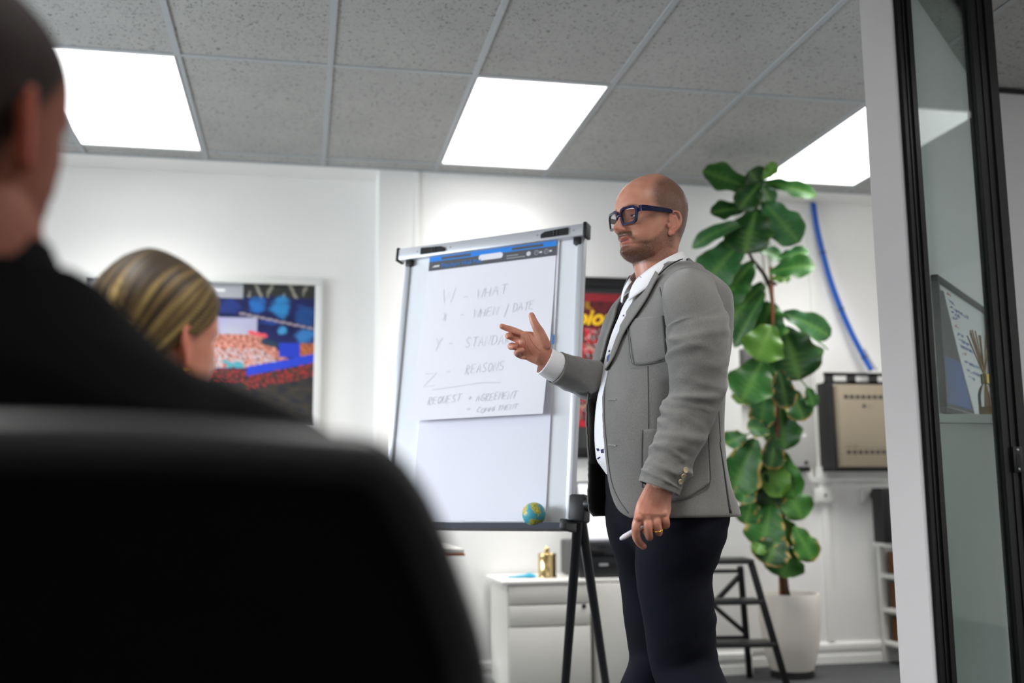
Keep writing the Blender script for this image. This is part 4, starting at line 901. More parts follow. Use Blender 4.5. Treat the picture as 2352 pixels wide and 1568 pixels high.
# ================================================================== SPEAKER
MANG = math.radians(30)
md = ray(1515, 1000); mv = Vector((md.x, md.y, 0)).normalized(); me_ = Vector((mv.y, -mv.x, 0))
MF = -me_*math.cos(MANG)-mv*math.sin(MANG); ML = Vector((-MF.y, MF.x, 0)); MZ = Vector((0, 0, 1))
g_ = at(1515, 1000, 2.8); MO = Vector((g_.x, g_.y, 0))
def mp(f, l, u): return MO+MF*f+ML*l+MZ*u
man = thing('person', MO, 'standing man in grey blazer and dark blue glasses gesturing at the flipchart', 'person')
# ---------------------------------------------------------------- materials
def cloth_mat(name, c1, c2, scale=1500, rough=.85):
    M = mat(name, c1, rough, spec=.2, sheen=.3); nt = M.node_tree; b = nt.nodes['Principled BSDF']; tc = nt.nodes.new('ShaderNodeTexCoord')
    n = nt.nodes.new('ShaderNodeTexNoise'); n.inputs['Scale'].default_value = scale; n.inputs['Detail'].default_value = 2
    mp_ = nt.nodes.new('ShaderNodeMapping'); mp_.inputs['Scale'].default_value = (1, 1, .35); nt.links.new(tc.outputs['Object'], mp_.inputs[0]); nt.links.new(mp_.outputs[0], n.inputs['Vector'])
    n2 = nt.nodes.new('ShaderNodeTexNoise'); n2.inputs['Scale'].default_value = 9; n2.inputs['Detail'].default_value = 4; nt.links.new(tc.outputs['Object'], n2.inputs['Vector'])
    ad = nt.nodes.new('ShaderNodeMath'); ad.operation = 'MULTIPLY_ADD'; ad.inputs[1].default_value = .35; nt.links.new(n2.outputs['Fac'], ad.inputs[0]); nt.links.new(n.outputs['Fac'], ad.inputs[2])
    r_ = nt.nodes.new('ShaderNodeValToRGB'); e = r_.color_ramp.elements; e[0].position = .45; e[1].position = .9; e[0].color = (*hexc(c1), 1); e[1].color = (*hexc(c2), 1)
    nt.links.new(ad.outputs[0], r_.inputs['Fac']); nt.links.new(r_.outputs['Color'], b.inputs['Base Color'])
    bp = nt.nodes.new('ShaderNodeBump'); bp.inputs['Strength'].default_value = .35; bp.inputs['Distance'].default_value = .001; nt.links.new(n.outputs['Fac'], bp.inputs['Height']); nt.links.new(bp.outputs['Normal'], b.inputs['Normal'])
    return M
jk = cloth_mat('grey_linen', '565553', '7f7d79'); lining = mat('black_lining', '141416', .5, sheen=.2)
shm = mat('shirt_cotton', 'e6e5e8', .75, noise_s=8, noise_a=.03); nav = cloth_mat('navy_twill', '06070e', '0c0e1b', 700); nav.node_tree.nodes['Principled BSDF'].inputs['Sheen Weight'].default_value = 0
# ---------------------------------------------------------------- torso surface
TU = [.80, .88, .96, 1.04, 1.10, 1.17, 1.24, 1.31, 1.38, 1.435, 1.467, 1.495, 1.522, 1.552, 1.58]
TC = [-.010, -.008, -.004, -.001, .000, -.003, -.010, -.020, -.030, -.040, -.044, -.045, -.044, -.040, -.034]
TA = [.130, .142, .152, .160, .163, .160, .150, .140, .124, .105, .094, .084, .074, .066, .062]      # front depth
TB = [.135, .135, .128, .122, .120, .122, .126, .130, .128, .118, .106, .094, .082, .072, .066]      # back depth
TW = [.185, .190, .192, .192, .192, .194, .198, .204, .207, .205, .197, .158, .110, .082, .070]      # half width
def torso(u, th, off=0.0, p=.86):
    c, s_ = math.cos(th), math.sin(th); A = (sinterp(u, TU, TA) if c > 0 else sinterp(u, TU, TB))+off; W = sinterp(u, TU, TW)+off
    return sinterp(u, TU, TC)+A*math.copysign(abs(c)**p, c), W*math.copysign(abs(s_)**p, s_)
def tp(u, th, off=0.0):
    f, l = torso(u, th, off); return mp(f, l, u)
# shirt: closed torso
rs = [[tp(u, 2*math.pi*j/64, interp(u, [.98, 1.0, 1.035], [-.034, -.024, -.004])) for j in range(64)] for u in [.94+.0113*i for i in range(51)]]
shirt = obj('shirt', MB().rings(rs), shm, man, smooth='all')
# ---------------------------------------------------------------- jacket body (open sheet)
NE = [(575, 1566), (590, 1548), (622, 1504), (663, 1477), (689, 1453), (730, 1428), (774, 1406), (828, 1391), (860, 1385), (900, 1383), (960, 1385), (1010, 1388), (1060, 1393), (1110, 1401), (1150, 1416), (1176, 1434), (1190, 1456), (1200, 1480)]
FE = [(575, 1500), (640, 1440), (700, 1428), (780, 1399), (830, 1376), (890, 1353), (960, 1343), (1050, 1349), (1110, 1350), (1150, 1354), (1180, 1366), (1195, 1384), (1205, 1396)]
NEy, NEx = zip(*NE); FEy, FEx = zip(*FE)
U0, U1 = .885, 1.548
def near_edge(u):
    best = None
    for i in range(0, 261):
        th = math.radians(i*.5); x, y, d = to_px(tp(u, th, .014)); e = abs(x-sinterp(y, NEy, NEx))
        if best is None or e < best[0]: best = (e, th)
    return best[1]
def far_edge(u):
    th = -math.radians(interp(u, [.88, 1.0, 1.2, 1.45, 1.6], [34, 30, 27, 40, 70])); best = None
    for i in range(0, 60):
        o_ = -.01+i*.002; x, y, d = to_px(tp(u, th, o_)); e = abs(x-sinterp(y, FEy, FEx))
        if best is None or e < best[0]: best = (e, o_)
    return th, max(.006, min(.075, best[1]))
NV, NT_ = 84, 110; grid = []
for iv in range(NV+1):
    u = U0+(U1-U0)*iv/NV; a = near_edge(u); b, fo = far_edge(u); row = []
    for it in range(NT_+1):
        t = it/NT_; th = a+(2*math.pi+b-a)*t
        w_ = max(0, (t-.72)/.28); off = .014+(fo-.014)*w_**1.5
        # gentle drape: side folds and a flare to the hem
        hem = max(0, (1.02-u)/.14); off += .012*hem*hem+.0035*math.sin(th*6+u*7)*min(1, hem+.25)+.004*noise.noise(Vector((th*1.6, u*7, 3)))*(1 if u < 1.42 else .4)
        if u < 1.02: off += .010*math.exp(-((th-math.radians(150))/.35)**2)*hem
        if iv < 2: off -= .0015*(2-iv)
        du = -.012*math.exp(-((th-math.radians(95))/.8)**2) if iv == 0 else 0
        f, l = torso(u, th, off); row.append(mp(f, l, u))
    grid.append(row)
mb = MB(); mb.rings(grid, cap=False, closed=False)
jme = mb.mesh('blazer'); jme.flip_normals()
jme.materials.append(jk); jme.materials.append(lining)
# orientation: outer side must point away from the torso axis
c_ = jme.polygons[len(jme.polygons)//2]; ax = mp(-.02, 0, c_.center.z)
if c_.normal.dot(c_.center-ax) < 0: jme.flip_normals()
jacket = obj('blazer', jme, None, man, smooth='all', fix=False)
so = jacket.modifiers.new('thick', 'SOLIDIFY'); so.thickness = .004; so.offset = -1; so.material_offset = 1; so.material_offset_rim = 0
# self-fabric facing inside the far front edge
fr_ = [[grid[iv][it]+(mp(-.02, 0, grid[iv][it].z)-grid[iv][it]).normalized()*.0062 for it in range(NT_-16, NT_+1)] for iv in range(int(NV*.22), NV+1)]
fmb = MB(); fmb.rings(fr_, cap=False, closed=False); facing = obj('front_facing', fmb, jk, jacket, smooth='all', fix=False)
# ---------------------------------------------------------------- sleeves
def smst0(a, b, x): t = max(0, min(1, (x-a)/(b-a))); return t*t*(3-2*t)
def sleeve(path, rad, name, seed, nseg=56, folds=(), n=12, flat=.92, open_end=True):
    P = bez(path, n); m_ = len(P); R = [sinterp(i/(m_-1), [k/(len(rad)-1) for k in range(len(rad))], rad) for i in range(m_)]
    rings_ = []; nrm = None
    for i, p in enumerate(P):
        t = (P[min(i+1, m_-1)]-P[max(i-1, 0)]).normalized()
        ref = (CAM-p).normalized() if nrm is None else nrm
        nrm = (ref-t*ref.dot(t)).normalized(); b = t.cross(nrm); ring = []
        for j in range(nseg):
            a = 2*math.pi*j/nseg; s_ = i/(m_-1); d = 0
            for (fs_, fa, amp, wd, sk) in folds:
                x = (s_-fs_-sk*math.sin(a-fa))/wd; d += 1.35*amp*math.exp(-x*x)*max(0, .25+.75*math.cos(a-fa))*smst0(.985, .90, s_)
            d += .0022*noise.noise(Vector((math.cos(a)*1.6, math.sin(a)*1.6, s_*11+seed)))
            d += .0016*noise.noise(Vector((math.cos(a)*3, math.sin(a)*3, s_*26+seed)))
            ring.append(p+(nrm*math.cos(a)*flat+b*math.sin(a))*(R[i]+d))
        rings_.append(ring)
    mb = MB(); mb.rings(rings_, cap=False); me = mb.mesh(name); me.materials.append(jk); me.materials.append(lining)
    if sum(1 if q_.normal.dot(q_.center-(P[i_//nseg]+P[i_//nseg+1])/2) > 0 else -1 for i_, q_ in enumerate(me.polygons)) < 0: me.flip_normals()
    o = obj(name, me, None, jacket, smooth='all', fix=False)
    s2 = o.modifiers.new('thick', 'SOLIDIFY'); s2.thickness = .003; s2.offset = -1; s2.material_offset = 1; s2.material_offset_rim = 0
    return o, P
LS = [mp(-.045, .105, 1.470), at(1584, 682, 2.615), at(1600, 750, 2.58), at(1604, 820, 2.565), at(1598, 900, 2.56), at(1578, 968, 2.55), at(1550, 1035, 2.54), at(1524, 1090, 2.53), at(1513, 1121, 2.525)]
fl_ = [(.30, 0, .006, .018, .02), (.36, 1.2, .005, .016, .03), (.24, -1, .006, .02, .03), (.56, 2.6, .009, .018, -.03), (.60, 2.4, .010, .018, -.03), (.645, 2.4, .008, .016, -.035), (.53, 0.3, .006, .016, .03), (.70, 0.4, .006, .02, .03), (.76, 1.0, .005, .02, .04), (.83, -.6, .004, .02, .03), (.46, -1.6, .005, .02, .02)]
rfold = random.Random(21)
fl_ += [(rfold.uniform(.2, .95), rfold.uniform(-2.6, 2.6), rfold.uniform(.0012, .0030), rfold.uniform(.005, .010), rfold.uniform(-.07, .07)) for _ in range(24)]
ls_o, LP = sleeve(LS, [.045, .068, .0745, .0745, .066, .060, .055, .052, .051], 'sleeve', 1, folds=fl_)
RS = [mp(-.045, -.135, 1.49), mp(-.03, -.205, 1.42), mp(.0, -.225, 1.32), mp(.03, -.225, 1.22), at(1408, 900, 2.98), at(1372, 884, 2.93), at(1325, 862, 2.88), at(1277, 844, 2.845)]
rs_o, RP = sleeve(RS, [.052, .074, .072, .066, .058, .052, .049, .046], 'sleeve', 5, folds=[(.70, 0, .004, .02, .03), (.78, 1, .004, .018, -.02), (.85, .5, .004, .016, .03), (.90, 0, .003, .014, .02)])
# shirt cuff at the right wrist
cuff = MB(); cp = bez([at(1284, 846, 2.848), at(1264, 836, 2.838), at(1250, 828, 2.832)], 5)
cr_l = [.0415, .0412, .041, .0405, .040, .040, .0395, .039, .039, .0388, .0388]
cuff.tube(cp, cr_l, 28, cap=False, flat=.82, up=(CAM-cp[0]).normalized())
cf = obj('shirt_cuff', cuff, shm, shirt, smooth='all'); s2 = cf.modifiers.new('t', 'SOLIDIFY'); s2.thickness = .002; s2.offset = -1
# blend the sleeve heads into the shoulders (rounded armhole instead of a hard crease)
def dist_path(p, P, R):
    best = 9
    for i in range(len(P)-1):
        a, b = P[i], P[i+1]; ab = b-a; t = max(0, min(1, (p-a).dot(ab)/ab.dot(ab))); d = (p-a-ab*t).length-(R[i]+(R[i+1]-R[i])*t)
        if d < best: best = d
    return best
def blend_armhole(sl, P, rad, K=.055):
    m_ = len(P); R = [sinterp(i/(m_-1), [k/(len(rad)-1) for k in range(len(rad))], rad) for i in range(m_)]; up_ = m_//3
    jv = [v for v in jacket.data.vertices if v.co.z > 1.22]; jn = {v.index: v.normal.copy() for v in jv}
    tb = BVHTree.FromPolygons([v.co.copy() for v in jacket.data.vertices], [list(p.vertices) for p in jacket.data.polygons])
    mv_ = []
    for v in sl.data.vertices:
        if v.co.z < 1.22: continue
        loc, nn, _, dd = tb.find_nearest(v.co)
        if dd < K: mv_.append((v, v.normal.copy(), K/4*(1-dd/K)**2))
    jm = []
    for v in jv:
        d = abs(dist_path(v.co, P[:up_+8], R[:up_+8]))
        if d < K: jm.append((v, jn[v.index], K/4*(1-d/K)**2))
    for v, n_, h in mv_+jm: v.co += n_*h
    sl.data.update(); jacket.data.update()
blend_armhole(ls_o, LP, [.045, .068, .0745, .0745, .066, .060, .055, .052, .051]); blend_armhole(rs_o, RP, [.052, .074, .072, .066, .058, .052, .049, .046])
# ---------------------------------------------------------------- draped details (lapel, collar, pockets, seams)
dgr = bpy.context.evaluated_depsgraph_get()
def bvh_of(objs):
    vs = []; fs_ = []
    for o in objs:
        e = o.evaluated_get(dgr); m_ = e.to_mesh(); k = len(vs); vs += [e.matrix_world @ v.co for v in m_.vertices]; fs_ += [[k+i for i in p.vertices] for p in m_.polygons]; e.to_mesh_clear()
    return BVHTree.FromPolygons(vs, fs_)
bpy.context.view_layer.update(); dgr = bpy.context.evaluated_depsgraph_get()
JB = bvh_of([jacket]); SB_ = bvh_of([ls_o]); RB_ = bvh_of([rs_o]); HB_ = bvh_of([shirt, cf])
def hit(x, y, bvh, off):
    d = ray(x, y).normalized(); loc, nn, _, _ = bvh.ray_cast(CAM, d)
    if loc is None: return None
    if nn.dot(d) > 0: nn = -nn
    return loc+nn*off
def drape_strip(A_, B_, n, m_, bvh, off, name, material, par, edge_off=None, thick=.003):
    "sheet between two pixel polylines laid on a surface"
    def res(pl_, k):
        q = bez([Vector((*p, 0)) for p in pl_], 6) if len(pl_) > 2 else [Vector((*pl_[0], 0)).lerp(Vector((*pl_[1], 0)), i/6) for i in range(7)]
        out = []; L = [0]
        for i in range(1, len(q)): L.append(L[-1]+(q[i]-q[i-1]).length)
        for i in range(k+1):
            s_ = L[-1]*i/k; j = max(z for z in range(len(q)-1) if L[z] <= s_+1e-9); t = (s_-L[j])/max(1e-9, L[j+1]-L[j]); out.append(q[j].lerp(q[j+1], min(1, t)))
        return out
    a, b = res(A_, n), res(B_, n); rows_ = []; last = None
    for i in range(n+1):
        row = []
        for j in range(m_+1):
            p = a[i].lerp(b[i], j/m_); o_ = off if edge_off is None else off+(edge_off-off)*j/m_
            h = hit(p.x, p.y, bvh, o_)
            if h is None: h = last[1]+CR*((p.x-last[0].x)*last[2]/FPX)-CU*((p.y-last[0].y)*last[2]/FPX) if last else None
            else: last = (p, h, (h-CAM).dot(CF))
            row.append(h)
        rows_.append(row)
    # depth outliers (ray slipped past an edge): follow the neighbour's depth
    flat_ = [h for r_ in rows_ for h in r_ if h is not None]
    for r_i, row in enumerate(rows_):
        for j in range(len(row)):
            if row[j] is None: row[j] = flat_[0]
    mb = MB(); mb.rings(rows_, cap=False, closed=False); me = mb.mesh(name)
    pl_ = me.polygons[len(me.polygons)//2]
    if pl_.normal.dot(CAM-pl_.center) < 0: me.flip_normals()
    o = obj(name, me, material, par, smooth='all', fix=False); s2 = o.modifiers.new('t', 'SOLIDIFY'); s2.thickness = thick; s2.offset = -1
    return o
def drape_tube(pts, bvh, off, rad, name, material, par, n=5, seg=6):
    q = bez([Vector((*p, 0)) for p in pts], n) if len(pts) > 2 else [Vector((*pts[0], 0)).lerp(Vector((*pts[1], 0)), i/6) for i in range(7)]
    P = [hit(p.x, p.y, bvh, off) for p in q]; P = [p for p in P if p is not None]
    if len(P) > 1: return obj(name, MB().tube(P, rad, seg), material, par, smooth='all')
seam = mat('seam_thread', '4f4e4d', .9)
lap_in = [(1506, 622), (1479, 663), (1455, 689), (1430, 730), (1408, 774), (1394, 828), (1389, 856)]
lap_out = [(1520, 638), (1511, 652), (1495, 683), (1477, 712), (1441, 765), (1416, 823), (1393, 858)]
lapel = drape_strip(lap_in, lap_out, 30, 6, JB, .0055, 'lapel', jk, jacket, edge_off=.011)
drape_tube([(1566, 603), (1552, 610), (1538, 620), (1519, 638)], JB, .011, .0016, 'collar_seam_shadow', mat('seam_shadow', '1d1d1e', .9), jacket)  # dark tube paints the shadow line along the collar seam
# blazer collar round the neck
def collar_ring(name, th0, th1, inner, outer, material, par, thick, n=40, m_=6):
    rows_ = []
    for i in range(n+1):
        th = th0+(th1-th0)*i/n; row = []
        for j in range(m_+1):
            t = j/m_; fi, ri, ui = inner(th); fo_, ro, uo = outer(th); f = fi+(fo_-fi)*t; r_ = ri+(ro-ri)*t; u = ui+(uo-ui)*t
            bul = .006*math.sin(math.pi*t)
            row.append(mp(f+(r_+bul)*math.cos(th), (r_+bul)*math.sin(th)*1.04, u))
        rows_.append(row)
    mb = MB(); mb.rings(rows_, cap=False, closed=False); me = mb.mesh(name); pl_ = me.polygons[len(me.polygons)//2]
    if pl_.normal.dot(pl_.center-mp(-.035, 0, pl_.center.z)) < 0: me.flip_normals()
    o = obj(name, me, material, par, smooth='all', fix=False); s2 = o.modifiers.new('t', 'SOLIDIFY'); s2.thickness = thick; s2.offset = -1; return o
R_ = math.radians
def hgt(th, back, front, ex=1.1): a = abs(th); return front+(back-front)*(.5-.5*math.cos(min(math.pi, a)))**ex
# shirt collar: stand and fall
for sg in (1, -1):
    collar_ring('shirt_collar', sg*R_(10), sg*R_(180), lambda th: (-.004, .0705, hgt(th, 1.597, 1.506, .62)), lambda th: (-.004, .079+.020*max(0, math.cos(th)), hgt(th, 1.552, 1.462, .7)-.016*max(0, math.cos(th))**2), shm, shirt, .002)
for sg in (1, -1):
    collar_ring('blazer_collar', sg*R_(46 if sg > 0 else 66), sg*R_(180), lambda th: (-.010, .084, hgt(th, 1.580, 1.488)), lambda th: (-.014, .106, hgt(th, 1.540, 1.462)), jk, jacket, .004)
# patch pockets, dart, buttonholes, edge stitching, vent
chest = drape_strip([(1444, 735), (1484, 730), (1524, 725)], [(1461, 838), (1497, 834), (1532, 822)], 16, 16, JB, .0035, 'patch_pocket', jk, jacket)
drape_tube([(1444, 735), (1447, 780), (1452, 825), (1462, 839), (1500, 835), (1528, 826), (1533, 812)], JB, .0045, .0012, 'pocket_seam', seam, chest)
hipp = drape_strip([(1477, 987), (1512, 984), (1560, 982), (1625, 980)], [(1477, 1120), (1512, 1152), (1571, 1146), (1628, 1110)], 22, 18, JB, .0035, 'patch_pocket', jk, jacket)
drape_tube([(1477, 987), (1476, 1040), (1476, 1100), (1478, 1120)], JB, .0045, .0012, 'pocket_seam', seam, hipp)
drape_tube([(1545, 1150), (1571, 1146), (1603, 1130), (1628, 1110), (1627, 1050), (1625, 985)], JB, .0045, .0012, 'pocket_seam', seam, hipp)
drape_tube([(1488, 841), (1489, 900), (1490, 984)], JB, .0005, .0012, 'dart_seam', seam, jacket)
drape_tube([(1650, 925), (1652, 970), (1655, 1015)], JB, .0005, .0012, 'back_seam', seam, jacket)
drape_tube([(1516, 660), (1524, 700), (1530, 760), (1533, 830)], JB, .001, .0012, 'armhole_seam', seam, jacket)
for y in (917, 1022): drape_tube([(1398, y), (1408, y), (1416, y+1)], JB, .0015, .0014, 'buttonhole', mat('buttonhole_thread', '8f8c86', .8), jacket)
drape_tube([(1390, 870), (1389, 960), (1394, 1020), (1399, 1070), (1408, 1115), (1424, 1150), (1444, 1178)], JB, .0012, .0009, 'edge_stitch', seam, jacket)
vent = drape_strip([(1652, 1015), (1660, 1070), (1668, 1130), (1675, 1178)], [(1654, 1016), (1664, 1070), (1673, 1130), (1681, 1178)], 14, 2, JB, .0015, 'vent', lining, jacket, thick=.001)
# cuff buttons on the left sleeve
horn = mat('horn_button', 'b8a888', .35, noise_s=120, noise_a=.2)
for (x, y) in ((1574, 1079), (1569, 1092), (1562, 1105)):
    h = hit(x, y, SB_, .0); 
    if h is None: continue
    nn = (hit(x, y, SB_, .01)-h).normalized(); t1 = nn.cross(MZ).normalized(); M3 = Matrix((t1, nn.cross(t1), nn)).transposed()
    bt = obj('cuff_button', MB().lathe([(.0062, 0), (.0068, .0015), (.0068, .003), (.0052, .0032), (.0045, .0024)], h, 18, M=M3), horn, ls_o)
# shirt print motifs
navy = mat('print_navy', '1c2350', .7); blu = mat('print_mid_blue', '3d6cae', .7)
def motif(pts, bvh, m_, par, off=.001):
    P = [hit(x, y, bvh, off) for x, y in pts]
    if None not in P: obj('print_motif', MB().add(P, [tuple(range(len(P)))]), m_, par, smooth=False, fix=False)
for pts, m_ in (([(1363, 978), (1373, 978), (1373, 988), (1368, 984), (1364, 990)], navy), ([(1370, 1030), (1375, 1029), (1378, 1034), (1373, 1036)], navy), ([(1380, 1032), (1387, 1030), (1387, 1040), (1381, 1040)], navy), ([(1395, 818), (1401, 812), (1400, 826), (1394, 832)], blu), ([(1398, 805), (1402, 804), (1402, 808), (1398, 809)], navy),
                ([(1430, 726), (1434, 722), (1434, 727)], navy), ([(1376, 878), (1381, 876), (1380, 884), (1376, 886)], navy), ([(1372, 1052), (1378, 1048), (1380, 1050), (1374, 1055)], navy)): motif(pts, HB_, m_, shirt)
motif([(1249, 840), (1253, 836), (1252, 841), (1254, 844), (1248, 846)], HB_, blu, cf)
bpy.context.view_layer.update(); dgr = bpy.context.evaluated_depsgraph_get()
CB_ = bvh_of([o for o in man.children_recursive if o.name.startswith('shirt_collar')])
motif([(1469, 634), (1472, 629), (1475, 638), (1471, 637)], CB_, blu, shirt)
# ---------------------------------------------------------------- trousers and shoes
def P_(f, l, u): return mp(f, l, u)
tr = MB()
def leg(pts, rad, flat): tr.tube(bez(pts, 6), [sinterp(i/(6*(len(pts)-1)), [k/(len(rad)-1) for k in range(len(rad))], rad) for i in range(6*(len(pts)-1)+1)], 28, flat=flat, up=MF)
hipL = [P_(-.012, .075, .99), P_(-.015, .092, .88), at(1548, 1300, 2.70), at(1560, 1420, 2.70), at(1574, 1530, 2.71), P_(-.055, .115, .36), P_(-.06, .12, .20), P_(-.055, .12, .06)]
leg(hipL, [.105, .112, .100, .092, .087, .078, .070, .068], 1.0)
hipR = [P_(-.0, -.07, .99), P_(.0, -.085, .88), at(1497, 1300, 2.90), at(1505, 1420, 2.90), at(1513, 1530, 2.88), P_(.03, -.10, .36), P_(.01, -.105, .20), P_(.01, -.105, .06)]
leg(hipR, [.105, .110, .094, .086, .082, .074, .068, .066], 1.0)
pel = [[(lambda q: mp(q[0], q[1], u))(torso(min(u, .92), 2*math.pi*j/40, o_)) for j in range(40)] for u, o_ in ((1.005, -.018), (.995, -.012), (.97, -.012), (.92, -.014), (.87, -.022), (.82, -.040), (.78, -.07))]
tr.rings(pel)
tme = remesh(tr, .007, 6, .5, 'trousers')
for v in tme.vertices:                                          # creases behind the knee and at the seat
    q = v.co-MO; f, l, u = q.dot(MF), q.dot(ML), q.z
    n_ = noise.noise(Vector((f*6, l*6, u*16)))*.5+noise.noise(Vector((f*10, l*10, u*34+f*20)))*.5
    back = max(0, min(1, (-f+.01)/.08)); v.co += (MF*f*0+ (MF*(f+.03)+ML*l*.2).normalized())*(.006*n_*(0.35+back))
trous = obj('trousers', tme, nav, man, smooth='all', fix=False)
drape_b = bvh_of([trous]) if False else None
for sg, fo_, lo in ((1, -.055, .12), (-1, .01, -.105)):
    sh_ = MB(); rs = []
    for f, w_, h_ in ((-.075, .030, .05), (-.06, .040, .075), (-.02, .042, .085), (.04, .044, .07), (.10, .050, .052), (.16, .048, .042), (.20, .034, .032), (.215, .014, .022)):
        ring = []
        for j in range(18):
            a = 2*math.pi*j/18; z = .028+(h_-.028)*max(0, math.sin(a)) if math.sin(a) > 0 else .028-.028*min(1, -math.sin(a)*1.6)
            ring.append(mp(fo_+f, lo+w_*math.cos(a), max(.001, z)))
        rs.append(ring)
    so_ = obj('shoe', sh_.rings(rs), mat('brown_leather', '3a2416', .35, coat=.2), man, smooth='all')
    obj('shoe_sole', MB().rings([[p*1 for p in [mp(fo_+f, lo+w_*s_, z) for f, w_, s_ in ((-.078, .03, -1), (-.02, .042, -1), (.10, .052, -1), (.20, .036, -1), (.218, .01, -1), (.218, .01, 1), (.20, .036, 1), (.10, .052, 1), (-.02, .042, 1), (-.078, .03, 1))]] for z in (0, .012)]), mat('sole_black', '101010', .7), so_)
# ---------------------------------------------------------------- heads (millimetre tables, face looks along +f)
HF = [(-14, 14), (-6, 52), (0, 76), (7, 88), (14, 91.5), (22, 90), (29, 87), (36, 91), (41, 90), (46, 92), (52, 94), (60, 92), (68, 90), (80, 90), (92, 90), (104, 90.5), (112, 94), (119, 98), (128, 99), (140, 98.5), (155, 95.5), (170, 89), (185, 78.5), (198, 65), (210, 48), (220, 29), (228, 8), (233, -12)]
HBk = [(-14, -58), (0, -62), (20, -66), (40, -71), (60, -79), (80, -89), (100, -96), (120, -100.5), (140, -102), (155, -100), (170, -95), (185, -87), (198, -77), (210, -65), (220, -53), (228, -39), (233, -26)]
HW = [(-14, 30), (-6, 42), (0, 49), (10, 54), (22, 59), (35, 63), (50, 66), (65, 68), (80, 70), (95, 72), (110, 74), (125, 76), (140, 77.5), (155, 77), (170, 73.5), (185, 66.5), (198, 57), (210, 45), (220, 32.5), (228, 19), (233, 9)]
HCx = [(-14, -18), (0, -14), (20, -10), (50, -8), (100, -12), (150, -16), (233, -19)]
TABC = {}
def tab(t, x):
    if id(t) not in TABC: TABC[id(t)] = (tuple(a for a, b in t), tuple(b for a, b in t))
    return sinterp(x, *TABC[id(t)])
def gs(x, s_): return math.exp(-(x/s_)**2)
def smst(a, b, x): t = max(0, min(1, (x-a)/(b-a))); return t*t*(3-2*t)
def head_shape(beard=0.0, smile=0.0):
    us = []; u = -14
    while u < 233: us.append(u); u += 2.4
    us.append(233); N = 120; rings_ = []
    for u in us:
        Fv, Bv, W, cx = tab(HF, u), tab(HBk, u), tab(HW, u), tab(HCx, u); ring = []
        jaw = max(0, min(1, (62-u)/50))                            # chin is narrower than the jaw angles
        for j in range(N):
            th = 2*math.pi*j/N; th = th-.38*math.sin(th)*(.9 if math.cos(th) > -.2 else .5)   # denser towards the face
            c, s_ = math.cos(th), math.sin(th)
            if c >= 0:
                pf = .92-.10*jaw; pl_ = 1.0+.42*jaw-.12*(smst(46, 74, u)*smst(134, 106, u))
                f = cx+(Fv-cx)*c**pf; l = W*math.copysign(abs(s_)**pl_, s_)
            else: f = cx+(Bv-cx)*(-(abs(c)**.92)) * -1 if False else cx-(cx-Bv)*abs(c)**.92; l = W*math.copysign(abs(s_)**.95, s_)
            front = max(0, c)**.6; al = abs(l)
            # nose
            nh = sinterp(u, [54, 60, 65, 70, 76, 84, 92, 100, 107, 114], [0, 5, 20, 29, 28.5, 23.5, 17.5, 11, 5.5, 0]); nw = sinterp(u, [56, 64, 72, 84, 96, 110], [16.5, 16, 14, 11, 9.5, 9.5])
            f += nh*gs(l, nw)*front
            f += 8*gs(al-15, 6)*gs(u-66.5, 6.5)*front                     # nostril wings
            f -= 5.0*gs(al-31, 15)*gs(u-100, 10.5)*front                      # eye sockets
            f += 4.2*gs(al-28, 20)*gs(u-119, 6.5)*front                       # brow ridge
            f += 3.5*gs(al-44, 15)*gs(u-82, 12)*front                         # cheek bones
            f -= 2.6*gs(al-40, 13)*gs(u-48, 16)*front
            f += 3.2*gs(l, 20)*gs(u-49, 4.2)*front+3.4*gs(l, 17)*gs(u-36.5, 4.6)*front   # lips
            f -= 6.5*gs(l, 19)*gs(u-42.3, 2.4)*front                          # mouth opening
            f -= 2.6*gs(al-25-.32*(64-u), 4.5)*gs(u-54, 14)*front             # nasolabial fold
            f += 2.6*gs(l, 15)*gs(u-12, 9)*front+beard*front*gs(u-16, 26)
            ring.append((f, l, u))
        rings_.append(ring)
    return rings_
def add_ear(mb, sg, T):
    def q(f, l, u): return T((f, sg*l, u))
    fl_ = .42
    def ep(a, b, out): return q(-4-b*math.cos(.35)-.12*a*0, 68.5+b*fl_+out, 82+a)     # a up, b backwards, out away from the head
    rs = []                                                                     # plate
    for i in range(9):
        t = -1+2*i/8; w_ = 17*math.sqrt(max(.02, 1-t*t))*(1 if t > 0 else .82); ring = []
        for j in range(16):
            a = 2*math.pi*j/16; ring.append(ep(t*30, 7+w_*math.cos(a), 6.5*math.sin(a)+2.0))
        rs.append(ring)
    mb.rings(rs)
    hp = [ep(-2, 6, 3), ep(3, 0, 4), ep(12, -3, 5), ep(22, -1, 7), ep(29.5, 6, 8), ep(30, 15, 9), ep(24, 22, 9.5), ep(12, 25, 9.5), ep(-2, 23, 9), ep(-13, 17, 7.5), ep(-22, 9, 5), ep(-28, 2, 4)]
    mb.tube(bez(hp, 4), 3.3*HS, 10, round_end=2)
    an = [ep(18, 9, 6.5), ep(13, 15, 8), ep(4, 16.5, 8.5), ep(-7, 14, 8), ep(-13, 8, 7)]
    mb.tube(bez(an, 4), 2.8*HS, 8, round_end=2)
    mb.tube([ep(-3, -6, 5), ep(-9, -4, 6)], 3.4*HS, 8, round_end=3)                # tragus
    c = ep(-25, 1.5, 3); mb.ellipsoid(c, (7*HS, 5*HS, 9*HS), seg=14, rg=8)
HS = .00105
